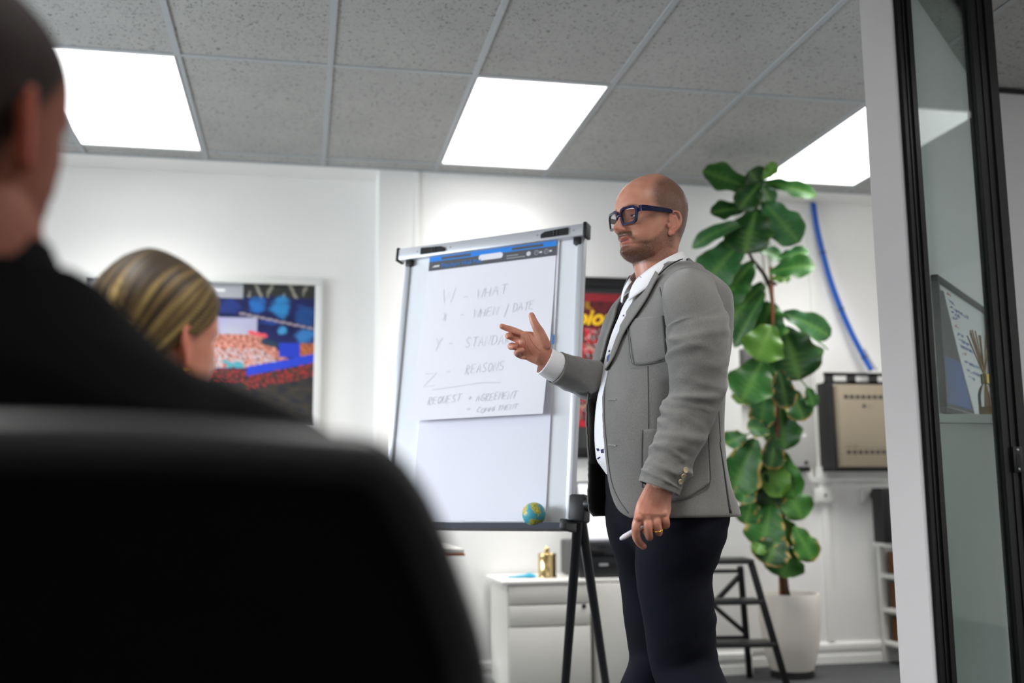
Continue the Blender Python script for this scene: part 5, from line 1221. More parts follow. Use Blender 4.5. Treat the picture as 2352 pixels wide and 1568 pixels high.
def build_head(T, beard=2.0, ears=True, voxel=.0019, neck=None, it=3):
    mb = MB(); mb.rings([[T(p) for p in r_] for r_ in head_shape(beard)])
    if ears:
        for sg in (1, -1): add_ear(mb, sg, T)
    if neck: mb.tube(bez(neck[0], 5), [sinterp(i/(5*(len(neck[0])-1)), [k/(len(neck[1])-1) for k in range(len(neck[1]))], neck[1]) for i in range(5*(len(neck[0])-1)+1)], 32)
    return remesh(mb, voxel, it, .5, 'head')
# ---- the speaker's head
HO_F, HO_U = .008, 1.568                                      # head origin (ear axis, chin level) in the man's frame
HROT = Matrix.Rotation(0, 3, 'Z')
HY = math.radians(8); HC_, HSn = math.cos(HY), math.sin(HY)          # head turned a little further towards the seats
def TH(p):
    f, l, u = p; f, l = f*HC_-l*HSn, f*HSn+l*HC_; return mp(HO_F+f*HS, l*HS, HO_U+u*HS)
neck = ([mp(-.036, 0, 1.43), mp(-.020, 0, 1.50), mp(-.006, 0, 1.56), mp(.000, 0, 1.61), mp(-.006, 0, 1.67)], [.068, .064, .062, .061, .056])
hme = build_head(TH, 2.2, True, .0018, neck)
def inv_head(co):
    q = co-MO; f, l = (q.dot(MF)-HO_F)/HS, q.dot(ML)/HS; return f*HC_+l*HSn, -f*HSn+l*HC_, (q.z-HO_U)/HS
SK = hexc('c08a72'); SK2 = hexc('b06a58'); HAIR = hexc('42352c'); BRD = hexc('4a3225'); LIP = hexc('a8584e')
def mix3(a, b, t): return tuple(x+(y-x)*t for x, y in zip(a, b))
def face_color(f, l, u):
    n = noise.noise(Vector((f*.05, l*.05, u*.05))); fine = noise.noise(Vector((f*.9, l*.9, u*.9)))
    c = mix3(SK, SK2, max(0, min(1, .25+.5*n))); al = abs(l); ear = al > tab(HW, u)+3.2 and 48 < u < 116 and -34 < f < 6
    red = gs(u-70, 10)*gs(l, 18)*(f > 92)*.5+(.35 if ear else 0); c = mix3(c, hexc('b4604e'), red)
    if not ear:
        # clipped hair: sides, back and a thin crown; bare forehead
        line = sinterp(u, [60, 90, 110, 125, 150, 175, 200, 233], [-30, -4, 14, 38, 46, 40, 16, -30])
        top = smst(206, 226, u+.0*f); h = smst(-14, 20, line-f)*smst(38, 66, u+.35*max(0, -f-40))
        thin = 1-.45*smst(190, 222, u)*smst(-60, -10, f)
        h *= thin*(.80+.35*fine); c = mix3(c, HAIR, max(0, min(.80, h*.95)))
        # beard and moustache
        edge = sinterp(f, [-30, 0, 15, 40, 60, 75, 95], [118, 92, 66, 44, 41, 46, 60])
        b = smst(8, -8, u-edge)*smst(-34, -14, f)*smst(-18, -6, u+.10*max(0, 60-f))
        if f > 70: b *= 1-.85*gs(l, 16)*gs(u-27, 4.5)*0-.8*smst(20, 30, al)*gs(u-32, 14)*smst(70, 76, f)*0
        mus = smst(32, 25, al)*smst(47, 50.5, u)*smst(65, 60, u)*smst(62, 74, f); soul = gs(l, 9)*gs(u-27, 6)*(f > 76)
        b = max(b*(1-.65*gs(al-27, 12)*gs(u-30, 9)), mus, soul*.8) if f > 55 else b
        b *= 1-.82*smst(29, 19, al)*smst(27, 33, u)*smst(51, 46, u)*smst(66, 80, f)
        dens = .55+.38*smst(10, 60, f); c = mix3(c, BRD, max(0, min(.88, b*dens*(.85+.4*fine))))
        lip = (gs(u-47.0, 2.6)+gs(u-37.2, 3.4))*smst(24, 17, al)*(f > 80); c = mix3(c, LIP, min(.9, lip))
        mo = gs(u-42.3, 1.9)*smst(21, 15, al)*(f > 78); c = mix3(c, (.03, .012, .012), min(.95, mo*1.2))
        eb = gs(u-(123.5+3*gs(al-34, 14)), 3.0)*smst(10, 14, al)*smst(50, 44, al)*(f > 60); c = mix3(c, hexc('4a382c'), min(.8, eb*(.8+.4*fine)))
        if 94 < u < 106 and 18 < al < 46 and f > 60: c = mix3(c, hexc('7a4a40'), .35)
    return c
skin = vcol_mat('skin', .40, .5, bump=.12, bump_s=900, sub=.12)
# ---- hands ---------------------------------------------------------------
def finger(mb, pts, r0, r1, seg=12):
    P = bez(pts, 4); n = len(P); mb.tube(P, [r0+(r1-r0)*i/(n-1) for i in range(n)], seg, round_end=3)
def blob(mb, pts, seg=18):
    "palm body: chain of flattened discs (center, half width vector, half thickness vector)"
    rs = []
    for c, a, b in pts: rs.append([c+a*math.cos(2*math.pi*j/seg)+b*math.sin(2*math.pi*j/seg) for j in range(seg)])
    mb.rings(rs)
# right hand: palm to the room, thumb up, fingers towards the board
RH = MB(); D0 = 2.822
def rp_(x, y, dd=0): return at(x, y, D0+dd)
vw = (CAM-rp_(1225, 795)).normalized()
def wv(x, y): return (CR*x-CU*y)*(D0/FPX)
blob(RH, [(rp_(1268, 838, .012), wv(10, -22), vw*.019), (rp_(1254, 822, .008), wv(10, -24), vw*.021), (rp_(1241, 806, .002), wv(11, -31), vw*.024), (rp_(1226, 797, .001), wv(10, -34), vw*.020), (rp_(1211, 792, 0), wv(9, -31), vw*.015), (rp_(1199, 787, .0), wv(7, -27), vw*.012), (rp_(1193, 785, .0), wv(4, -20), vw*.008)])
finger(RH, [rp_(1250, 792, -.002), rp_(1244, 776, -.006), rp_(1239, 763, -.009), rp_(1233, 752, -.012), rp_(1226, 738, -.010), rp_(1221, 724, -.008)], .0185, .0086)      # thumb
#RH.ellipsoid(rp_(1243, 791, -.007), (.022, .017, .028), seg=18, rg=10)                                                                              # thenar
finger(RH, [rp_(1208, 772, .004), rp_(1194, 765, .006), rp_(1178, 758, .008), rp_(1163, 753, .010), rp_(1153, 749.5, .010)], .0105, .0078)           # index
finger(RH, [rp_(1203, 785, .004), rp_(1190, 780, .012), rp_(1177, 775, .014), rp_(1167, 771, .0), rp_(1168, 773, -.016)], .0105, .0080)              # middle, curling forward
finger(RH, [rp_(1201, 800, .002), rp_(1187, 797, .008), rp_(1175, 794, .002), rp_(1173, 796, -.020), rp_(1180, 797, -.030)], .0102, .0080)           # ring, curled
finger(RH, [rp_(1208, 818, .0), rp_(1196, 816, .004), rp_(1187, 811, -.006), rp_(1190, 806, -.024), rp_(1199, 804, -.028)], .0098, .0076)            # little
rhm = remesh(RH, .0016, 7, .5, 'hand')
# left hand: loose fist hanging, back of the hand to the room
LH = MB(); D1 = 2.515
def lp_(x, y, dd=0): return at(x, y, D1+dd)
vl = (CAM-lp_(1500, 1170)).normalized()
def wl(x, y): return (CR*x-CU*y)*(D1/FPX)
blob(LH, [(lp_(1520, 1098, .008), wl(28, 16), vl*.022), (lp_(1515, 1122, .006), wl(29, 14), vl*.021), (lp_(1508, 1142, .004), wl(34, 12), vl*.020), (lp_(1502, 1162, .002), wl(40, 8), vl*.019), (lp_(1498, 1180, 0), wl(42, 2), vl*.020), (lp_(1496, 1194, .004), wl(40, -3), vl*.019), (lp_(1497, 1204, .006), wl(35, -4), vl*.015)])
FL = [([(1470, 1176, .004), (1466, 1190, -.001), (1461, 1208, -.004), (1461, 1231, .004), (1469, 1246, .018), (1478, 1254, .022)], .0120, .0088),
      ([(1488, 1174, .002), (1488, 1190, -.004), (1488, 1208, -.010), (1491, 1232, .002), (1490, 1228, .030), (1482, 1216, .040)], .0118, .0092),
      ([(1504, 1170, .002), (1507, 1186, -.004), (1509, 1202, -.009), (1513, 1222, .002), (1510, 1216, .030), (1500, 1206, .038)], .0113, .0090),
      ([(1521, 1166, .004), (1526, 1182, -.001), (1529, 1194, -.005), (1530, 1206, .006), (1524, 1203, .028), (1515, 1196, .034)], .0105, .0084)]
for pts, r0, r1 in FL: finger(LH, [lp_(*p) for p in pts], r0, r1)
finger(LH, [lp_(1488, 1148, .024), lp_(1472, 1175, .036), lp_(1464, 1205, .042), lp_(1462, 1226, .040)], .0135, .0092)          # thumb behind, against the pen
for x, y, r_ in ((1466, 1188, .0110), (1488, 1185, .0115), (1507, 1181, .0110), (1525, 1178, .0100)): LH.ellipsoid(lp_(x, y, -.007), (r_, r_, r_), seg=12, rg=8)
lhm = remesh(LH, .0016, 12, .5, 'hand')
# ---- arms, torso and legs under the clothes, joined with head and hands into one body
core = MB()
core.tube(bez([RP[0], RP[len(RP)//3], RP[int(len(RP)*.55)], RP[int(len(RP)*.75)], RP[-1], rp_(1258, 826, .008)], 5), [.045]*10+[.040]*6+[.034]*5+[.027]*5, 16)
core.tube(bez([LP[0], LP[len(LP)//4], LP[len(LP)//2], LP[int(len(LP)*.75)], LP[-1], lp_(1514, 1130, .006)], 5), [.040]*10+[.038]*6+[.034]*5+[.026]*5, 16)
core.rings([[(lambda q: mp(q[0], q[1], u))(torso(u, 2*math.pi*j/28, o_)) for j in range(28)] for u, o_ in ((.90, -.06), (1.0, -.045), (1.1, -.02), (1.25, -.02), (1.4, -.02), (1.49, -.03), (1.53, -.022))])
core.tube(bez(hipL, 4), .055, 14); core.tube(bez(hipR, 4), .055, 14)
cme = remesh(core, .009, 2, .5, 'core')
def merge_colored(parts, name):
    vs = []; fc = []; cols = []
    for me, cf_ in parts:
        k = len(vs); vs += [v.co.copy() for v in me.vertices]; fc += [tuple(k+i for i in p.vertices) for p in me.polygons]; cols += [cf_(v.co) for v in me.vertices]
    return color_mesh(name, vs, fc, cols)
def hand_color(co):
    n = noise.noise(co*40); n2 = noise.noise(co*160); return mix3(mix3(hexc('cb917a'), hexc('b06a58'), max(0, min(1, .35+.6*n))), hexc('8f4a3c'), max(0, n2)*.25)
body = obj('body', merge_colored([(hme, lambda co: face_color(*inv_head(co))), (rhm, hand_color), (lhm, hand_color), (cme, lambda co: SK)], 'body'), skin, man, smooth='all', fix=False)
# palm creases
bpy.context.view_layer.update(); dgr = bpy.context.evaluated_depsgraph_get(); PB_ = bvh_of([body]); crm = mat('palm_crease_skin', '9c5a49', .6)
for pts in ([(1215, 769), (1221, 784), (1231, 797), (1241, 806)], [(1203, 775), (1207, 788), (1204, 801)], [(1210, 792), (1215, 804), (1224, 815)]): drape_tube(pts, PB_, .0, .0007, 'palm_crease', crm, man)
# finger nails
nail = mat('nail', 'd8a793', .3, coat=.3)
# wedding ring on the left ring finger
rc_ = lp_(1511, 1215, -.004); ax_ = (lp_(1513, 1222, .002)-lp_(1509, 1202, -.009)).normalized(); ux = ax_.cross(vl).normalized(); uy = ax_.cross(ux)
obj('wedding_ring', MB().tube([rc_+(ux*math.cos(a*.2618)+uy*math.sin(a*.2618))*.0112 for a in range(25)], .0016, 8), mat('gold', 'd9a545', .2, metal=1), man, smooth='all')
# eyes: set into the sockets, lids around them
HBV = BVHTree.FromPolygons([v.co.copy() for v in hme.vertices], [list(p.vertices) for p in hme.polygons])
hF = (TH((1000, 0, 0))-TH((0, 0, 0))).normalized(); hL = (TH((0, 1000, 0))-TH((0, 0, 0))).normalized()
for sg in (1, -1):
    loc, nn, _, _ = HBV.ray_cast(TH((200, sg*29.5, 101)), -hF); r_ = .0112; ec = loc-hF*(r_-.0048)
    e = obj('eye', MB().ellipsoid(ec, (r_, r_, r_), seg=24, rg=14), mat('eye_white', 'd8d2cc', .2), man, smooth='all')
    obj('iris', MB().ellipsoid(ec+hF*(r_*.80)+hL*.0008, (.0046, .0046, .0050), seg=16, rg=10), mat('iris', '3a2c22', .15), e, smooth='all')
    for up_, th_ in ((1, .0030), (-1, .0022)):
        pts = []
        for i in range(13):
            ps = math.radians(-62+124*i/12); el = math.radians(24 if up_ > 0 else 26)*math.cos(ps)**.7*up_
            pts.append(ec+(hF*math.cos(ps)*math.cos(el)+hL*math.sin(ps)+MZ*math.sin(el))*r_*1.03)
        obj('eyelid', MB().tube(pts, [.0009+th_*math.sin(math.pi*i/12) for i in range(13)], 8), mat('eyelid_skin', 'a66a58', .5), e, smooth='all')
        if up_ > 0: obj('lash_line', MB().tube([p+hF*.0012-MZ*th_*.8 for p in pts[1:-1]], .0007, 5), mat('lash_dark', '1c1410', .6), e, smooth='all')
# lower teeth
mb = MB()
for i in range(-3, 4): c = TH((86.5-.25*i*i, i*4.4, 40.6)); mb.ellipsoid(c, (.0022, .0022, .0024), seg=8, rg=6)
tee = obj('teeth', mb, mat('teeth', 'cfc4b4', .25), man, smooth='all'); tee['kind'] = 'stuff'
# ---- glasses ---------------------------------------------------------------
gl_m = mat('navy_acetate', '10153a', .12, coat=.6, spec=.6); lens = thin_glass('lens_glass', (.93, .93, .97))
gls = bpy.data.objects.new('eyeglasses', None); COL.objects.link(gls); gls.location = MO; gls.parent = man; gls.matrix_parent_inverse = Matrix.Translation(MO).inverted(); gls['label'] = 'thick dark blue rectangular glasses'
def gadopt(o): o.parent = gls; o.matrix_parent_inverse = Matrix.Translation(MO).inverted(); return o
GC = (101.0, 100.5)
def gpt(l, u, extra=0): return TH((GC[1]-.0035*l*l+extra+.05*(u-101), l, u))
def rrect(cx, cy, w_, h_, r_, n=6, taper=0):
    out = []
    for k, (sx, sy) in enumerate(((1, 1), (-1, 1), (-1, -1), (1, -1))):
        for i in range(n+1):
            a = math.pi/2*(k+i/n); ww = w_*(1-taper*(sy < 0)); out.append((cx+sx*(ww-r_)+r_*math.cos(a), cy+sy*(h_-r_)+r_*math.sin(a)))
    return out
for sg in (1, -1):
    loop = rrect(sg*33.5, 99.5, 28, 23, 13, taper=.12)
    inner = rrect(sg*33.5, 99.0, 23, 17.6, 10.5, taper=.12)
    n = len(loop); rs = [[gpt(*p, -2.6) for p in inner], [gpt(*p, 2.6) for p in inner], [gpt(*p, 2.6) for p in loop], [gpt(*p, -2.6) for p in loop]]
    mb = MB(); mb.rings(rs+[rs[0]], cap=False)
    gadopt(obj('rim', mb, gl_m))
    mb = MB(); mb.add([gpt(*p, .3) for p in inner], [tuple(range(n))]); gadopt(obj('lens', mb, lens, smooth=False))
    tpts = [gpt(sg*62.5, 112, -2), TH((80, sg*71.5, 112)), TH((60, sg*75.5, 112.5)), TH((25, sg*78.5, 113)), TH((2, sg*79.5, 113)), TH((-10, sg*79.5, 109)), TH((-20, sg*77, 96))]
    P = bez(tpts, 6); hts = [sinterp(i/(len(P)-1), [0, .25, .6, .8, 1], [8.2, 7.2, 5.0, 3.6, 2.8]) for i in range(len(P))]
    rs = []
    for p, h in zip(P, hts): rs.append([p+ML*sg*.0016+MZ*h*HS, p-ML*sg*.0016+MZ*h*HS, p-ML*sg*.0016-MZ*h*HS, p+ML*sg*.0016-MZ*h*HS])
    gadopt(obj('temple', MB().rings(rs), gl_m))
mb = MB(); mb.tube([gpt(-7.5, 104, 0), gpt(0, 106, 1.5), gpt(7.5, 104, 0)], .0034, 10); gadopt(obj('bridge', mb, gl_m, smooth='all'))
# ---- stubble: thousands of short hairs over beard and clipped scalp
def stubble(me, keep, n, ln, name, material, seed):
    rr = random.Random(seed); polys = [p for p in me.polygons if keep(*inv_head(p.center)) > .3]; mb = MB()
    for _ in range(n):
        p = rr.choice(polys); k = keep(*inv_head(p.center))
        if rr.random() > k: continue
        vs = [me.vertices[i].co for i in p.vertices]; w_ = [rr.random() for _ in vs]; sw_ = sum(w_); c = sum((v*(x/sw_) for v, x in zip(vs, w_)), Vector())
        d = (p.normal+Vector((rr.uniform(-.6, .6), rr.uniform(-.6, .6), -.55+rr.uniform(-.4, .4)))).normalized(); L = ln*rr.uniform(.5, 1.2); t = d.cross(Vector((rr.uniform(-1, 1), rr.uniform(-1, 1), rr.uniform(-1, 1)))).normalized()*.00013
        mb.add([c-t, c+t, c+d*L], [(0, 1, 2)])
    o = obj(name, mb, material, man, smooth=False, fix=False); o['kind'] = 'stuff'; return o
def is_beard(f, l, u):
    al = abs(l); edge = sinterp(f, [-30, 0, 15, 40, 60, 75, 95], [110, 88, 62, 40, 38, 44, 58])
    b = smst(6, -6, u-edge)*smst(-28, -8, f)*smst(-18, -6, u+.10*max(0, 60-f))
    b *= 1-.95*smst(29, 21, al)*smst(27, 32, u)*smst(51, 47, u)*smst(66, 78, f)
    if f > 55: b *= 1-.75*gs(al-27, 11)*gs(u-30, 8)
    if al > tab(HW, u)+3 and u > 48: b = 0
    if f > 74 and al < 30: b = max(b, smst(30, 25, al)*smst(47, 50, u)*smst(64, 60, u))
    return b*(.55+.45*smst(10, 60, f))
stubble(hme, is_beard, 9000, .0042, 'beard_stubble', mat('beard_hair', '5b4030', .6), 1)
def is_scalp(f, l, u):
    if abs(l) > tab(HW, u)+3 and 48 < u < 116 and f > -36: return 0
    line = sinterp(u, [60, 90, 110, 125, 150, 175, 200, 233], [-34, -10, 6, 28, 36, 28, 4, -36]); return smst(-10, 14, line-f)*smst(44, 66, u+.35*max(0, -f-40))*(1-.4*smst(190, 222, u)*smst(-60, -10, f))
stubble(hme, is_scalp, 9000, .0022, 'clipped_hair', mat('clipped_hair', '54463a', .6), 2)
# ---- pen held in the left hand
pa, pb = lp_(1428, 1236, .030), lp_(1500, 1194, .040); dpn = (pb-pa).normalized()
pen = thing('marker_pen', pa, 'white marker pen held in the hanging left hand of the standing man', 'pen')
obj('pen_barrel', MB().tube([pa+dpn*.006, pb], .0066, 16, round_end=2), mat('white_plastic', 'd5d2dc', .3), pen, smooth='all')
obj('pen_end', MB().tube([pa, pa+dpn*.010], [.0052, .0064], 14, round_end=2), mat('white_plastic', 'd5d2dc', .3), pen, smooth='all')
# ================================================================== SEATED AUDIENCE
class Frame:
    "local frame: f forward, l left, u up, standing on the floor at O"
    def __init__(s, O, ang_from_view, px):
        d = ray(px, 1000); v = Vector((d.x, d.y, 0)).normalized(); e = Vector((v.y, -v.x, 0)); s.v, s.e = v, e
        s.F = e*math.cos(ang_from_view)+v*math.sin(ang_from_view); s.L = Vector((-s.F.y, s.F.x, 0)); s.O = Vector((O.x, O.y, 0))
    def __call__(s, f, l, u): return s.O+s.F*f+s.L*l+MZ*u
def ring_at(fr, f, u, A, W, n=36, tilt=0): return [fr(f+A*math.copysign(abs(math.cos(t))**.88, math.cos(t)), W*math.copysign(abs(math.sin(t))**.88, math.sin(t)), u+tilt*math.cos(t)) for t in [2*math.pi*j/n for j in range(n)]]
def hand_copy(wrist, direction, normal):
    "five-fingered hand, reused from the standing man's loose fist"
    s0 = lp_(1514, 1118, .006); d0 = (lp_(1496, 1194, 0)-s0).normalized(); n0 = (vl-d0*vl.dot(d0)).normalized(); A0 = Matrix((d0, n0, d0.cross(n0))).transposed()
    d1 = Vector(direction).normalized(); n1 = Vector(normal); n1 = (n1-d1*n1.dot(d1)).normalized(); A1 = Matrix((d1, n1, d1.cross(n1))).transposed()
    R3 = A1 @ A0.inverted(); m_ = lhm.copy(); m_.transform(Matrix.Translation(wrist) @ R3.to_4x4() @ Matrix.Translation(-s0)); return m_
def seated(fr, headfr, neck_u, label, shirt_m, trouser_m, skin_cols, chin_u, HSc, lean=0.0, sh=1.0, feet_f=.40, slope=.15):
    t = thing('person', fr.O, label, 'person')
    mb = MB(); rows_ = [(-.03, .46, .13, .175), (-.03, .52, .135, .18), (-.03, .62, .13, .17), (-.02, .75, .122, .165), (-.01, .88, .122, .178), (0, .98, .120, .195), (.0, 1.04, .108, .200), (.0, 1.08, .090, .165), (.002, 1.105, .078, .115), (.006, 1.13, .068, .080)]
    k = neck_u/1.13
    def sp(f, l, u): return fr(f+lean*max(0, u-.5), l*sh, (u*k if u > .6 else u)-slope*max(0, abs(l*sh)-.06)*smst(.8, 1.0, u))
    rs_ = []
    for f, u, A, W in rows_: rs_.append([sp(f+A*math.copysign(abs(math.cos(a))**.88, math.cos(a)), W*math.copysign(abs(math.sin(a))**.88, math.sin(a)), u) for a in [2*math.pi*j/36 for j in range(36)]])
    mb.rings(rs_); wr = []
    for sg in (1, -1):
        P = [sp(.0, sg*.13, 1.045), sp(.0, sg*.205, 1.015), sp(.02, sg*.245, .92), sp(.05, sg*.262, .80), sp(.14, sg*.24, .72), sp(.27, sg*.18, .665), sp(.31, sg*.165, .655)]
        Q = bez(P, 5); mb.tube(Q, [sinterp(i/(len(Q)-1), [0, .18, .4, .55, .8, 1], [.05, .068, .06, .052, .045, .040]) for i in range(len(Q))], 20); wr.append((P[-1], (P[-1]-P[-2]).normalized(), sg))
    top_me = remesh(mb, .009, 5, .5, 'shirt')
    for v in top_me.vertices: n_ = noise.noise(v.co*9)*.5+noise.noise(v.co*22)*.25; v.co += v.normal*.006*n_
    obj('shirt', top_me, shirt_m, t, smooth='all', fix=False)
    # collar band
    col_ = MB(); col_.rings([ring_at(Frame_shift(fr, lean*.6), .004+lean*0, neck_u-.012, .068, .078), ring_at(Frame_shift(fr, lean*.6), .006, neck_u+.018, .060, .064), ring_at(Frame_shift(fr, lean*.6), .006, neck_u+.018, .056, .060), ring_at(Frame_shift(fr, lean*.6), .004, neck_u-.012, .062, .072)], cap=False)
    obj('collar', col_, shirt_m, t, smooth='all')
    mb = MB(); legs = []
    for sg in (1, -1):
        P = [fr(-.06, sg*.07, .50), fr(.02, sg*.095, .535), fr(.22, sg*.12, .545), fr(.40, sg*.13, .52), fr(.44, sg*.13, .42), fr(.42, sg*.13, .25), fr(feet_f, sg*.13, .07)]
        Q = bez(P, 5); mb.tube(Q, [sinterp(i/(len(Q)-1), [0, .2, .45, .6, .8, 1], [.085, .092, .078, .070, .060, .055]) for i in range(len(Q))], 20); legs.append(P)
    mb.rings([ring_at(fr, -.03, .475, .13, .17), ring_at(fr, -.03, .53, .135, .178), ring_at(fr, -.03, .60, .125, .168)])
    tme_ = remesh(mb, .010, 5, .5, 'trousers'); obj('trousers', tme_, trouser_m, t, smooth='all', fix=False)
    for sg in (1, -1):
        rs_ = []
        for f, w_, h_ in ((-.075, .030, .05), (-.06, .038, .075), (-.02, .040, .085), (.04, .042, .07), (.10, .046, .052), (.16, .044, .042), (.19, .03, .032), (.20, .012, .022)):
            ring = []
            for j in range(16):
                a = 2*math.pi*j/16; z = .028+(h_-.028)*max(0, math.sin(a)) if math.sin(a) > 0 else .028-.028*min(1, -math.sin(a)*1.6)
                ring.append(fr(feet_f+f, sg*.13+w_*math.cos(a), max(.001, z)))
            rs_.append(ring)
        obj('shoe', MB().rings(rs_), mat('black_leather', '121212', .4), t, smooth='all')
    # head, neck, hands and the body under the clothes
    def T(p):
        f, l, u = p; return headfr(f*HSc, l*HSc, chin_u+u*HSc)
    nk = ([fr(lean*.6-.012, 0, neck_u-.06), fr(lean*.62-.004, 0, neck_u+.01), headfr(-.012, 0, chin_u+.03), headfr(-.012, 0, chin_u+.08)], [.066, .061, .058, .050])
    return t, T, nk, wr, sp, legs
class Frame_shift:
    def __init__(s, fr, df): s.fr, s.df = fr, df
    def __call__(s, f, l, u): return s.fr(f+s.df, l, u)
def finish_body(t, T, nk, wr, sp, legs, hd_col, hand_c, inv, ears=True, voxel=.0026, sk=None):
    hm = build_head(T, 0.0, ears, voxel, nk, 3); parts = [(hm, lambda co: hd_col(*inv(co)))]
    core = MB()
    for w_, d_, sg in wr:
        h_ = hand_copy(w_, d_+MZ*-.25, MZ+d_*.2); parts.append((h_, hand_c)); core.tube([sp(.05, sg*.25, .82), w_, w_+d_*.03], [.034, .026, .025], 12)
    core.rings([[sp(.0+.065*math.cos(a), .11*math.sin(a), u) for a in [2*math.pi*j/20 for j in range(20)]] for u in (.52, .8, 1.0, 1.06)])
    core.tube([sp(0, .13, 1.03), sp(0, .2, 1.0), sp(.05, .25, .82)], .04, 12); core.tube([sp(0, -.13, 1.03), sp(0, -.2, 1.0), sp(.05, -.25, .82)], .04, 12)
    for P in legs: core.tube(bez(P, 3), .045, 12)
    parts.append((remesh(core, .012, 2, .5, 'core'), hand_c))
    return obj('body', merge_colored(parts, 'body'), sk or skin, t, smooth='all', fix=False), hm
def inv_for(fr, chin_u, HSc):
    def inv(co): q = co-fr.O; return q.dot(fr.F)/HSc, q.dot(fr.L)/HSc, (q.z-chin_u)/HSc
    return inv
# ---------------------------------------------------------------- office chairs
mesh_m = mat('chair_mesh', '030303', .95, spec=.1, bump=.6, bump_s=700); chair_m = mat('chair_plastic', '141416', .42, spec=.5)
def office_chair(fr, label, back_f=-.20, top_u=.985, halfw=.235, seat_u=.445):
    t = thing('office_chair', fr.O, label, 'chair', 'office chairs of the audience')
    # backrest: bowed rounded frame with a mesh panel
    def bp(s_, u_, off=0): return fr(back_f+off-.10*((u_-.62)/.36)**2*.35+.045*s_*s_, -halfw*s_*(1+.0*u_), u_)
    loop = []
    u0_, u1_ = .54, top_u-.012
    def wid(u_): return sinterp(u_, [.54, .66, .76, .82, .90, top_u], [.98, 1.15, 1.17, 1.135, .995, .90])
    nn_ = 26; side = [(1, u0_+(u1_-u0_-.07)*i/nn_) for i in range(nn_+1)]
    corner = [(1-.16*(1-math.cos(a)), u1_-.07+.07*math.sin(a)) for a in [math.pi/2*i/8 for i in range(1, 9)]]
    right = [(s_*wid(u_), u_) for s_, u_ in side+corner]
    topc = [(x, u1_+.006*(1-(x/right[-1][0])**2)) for x in [right[-1][0]*(1-2*i/18) for i in range(1, 18)]]
    bot = [(x, u0_-.01*(1-(x/right[0][0])**2)) for x in [-right[0][0]*(1-2*i/14) for i in range(1, 14)]]
    outline = right+topc+[(-x, u_) for x, u_ in reversed(right)]+bot
    pts = [bp(x, u_) for x, u_ in outline]+[bp(*outline[0])]
    fo_ = obj('back_frame', MB().tube(pts, .0155, 14, cap=False, flat=1.25), chair_m, t, smooth='all')
    rows_ = []
    for i in range(25):
        u_ = u0_+(u1_-u0_)*i/24; w_ = min((x for x, q in right if abs(q-u_) < .02), default=wid(u_)*.95, key=lambda x: x)
        rows_.append([bp(w_*(-1+2*j/16), u_, .004+.012*(1-(-1+2*j/16)**2)*0) for j in range(17)])
    pan = obj('back_mesh', MB().rings(rows_, cap=False, closed=False), mesh_m, t, smooth='all'); sm2 = pan.modifiers.new('t', 'SOLIDIFY'); sm2.thickness = .006
    obj('back_spine', MB().tube(bez([fr(back_f-.03, 0, .72), fr(back_f-.05, 0, .64), fr(back_f-.03, 0, .52), fr(-.12, 0, .40), fr(-.02, 0, .385)], 5), .022, 12, flat=1.6), chair_m, t, smooth='all')
    # seat cushion
    rs_ = []
    for z, gx, in ((seat_u-.055, .86), (seat_u-.045, .96), (seat_u-.02, 1.0), (seat_u-.004, .97), (seat_u, .88)): rs_.append([fr(.03+.25*gx*math.copysign(abs(math.cos(a))**.5, math.cos(a)), .245*gx*math.copysign(abs(math.sin(a))**.5, math.sin(a)), z) for a in [2*math.pi*j/40 for j in range(40)]])
    obj('seat', MB().rings(rs_), mat('chair_fabric', '121214', .9, bump=.5, bump_s=500), t, smooth='all')
    obj('gas_column', MB().tube([fr(0, 0, .09), fr(0, 0, .39)], [.03, .025], 16), mat('chair_chrome', '6a6a6c', .3, metal=.8), t)
    obj('tilt_mechanism', MB().bbox((-.11, -.08, .355), (.11, .08, .392), .012, frame_mat(fr.O, fr.F, fr.L, MZ)), chair_m, t)
    for sg in (1, -1):
        a = obj('armrest', MB().tube(bez([fr(.02, sg*.20, .40), fr(.02, sg*.29, .42), fr(.02, sg*.305, .52), fr(.02, sg*.30, .62)], 5), .016, 10, flat=1.4), chair_m, t, smooth='all')
        obj('arm_pad', MB().bbox((-.09, sg*.30-.035, .615), (.15, sg*.30+.035, .64), .010, frame_mat(fr.O, fr.F, fr.L, MZ)), chair_m, a)
    for i in range(5):
        a = 2*math.pi*i/5+.3; c, s_ = math.cos(a), math.sin(a)
        lg = obj('base_leg', MB().tube([fr(0, 0, .095), fr(.15*c, .15*s_, .088), fr(.29*c, .29*s_, .068)], [.026, .022, .016], 10), chair_m, t, smooth='all')
        obj('castor', MB().lathe([(.012, -.018), (.026, -.016), (.028, -.004), (.028, .004), (.026, .016), (.012, .018)], fr(.29*c, .29*s_, .029), 18, M=Matrix((fr.F*-s_+fr.L*c, MZ, fr.F*c+fr.L*s_)).transposed()), chair_m, lg)
    return t
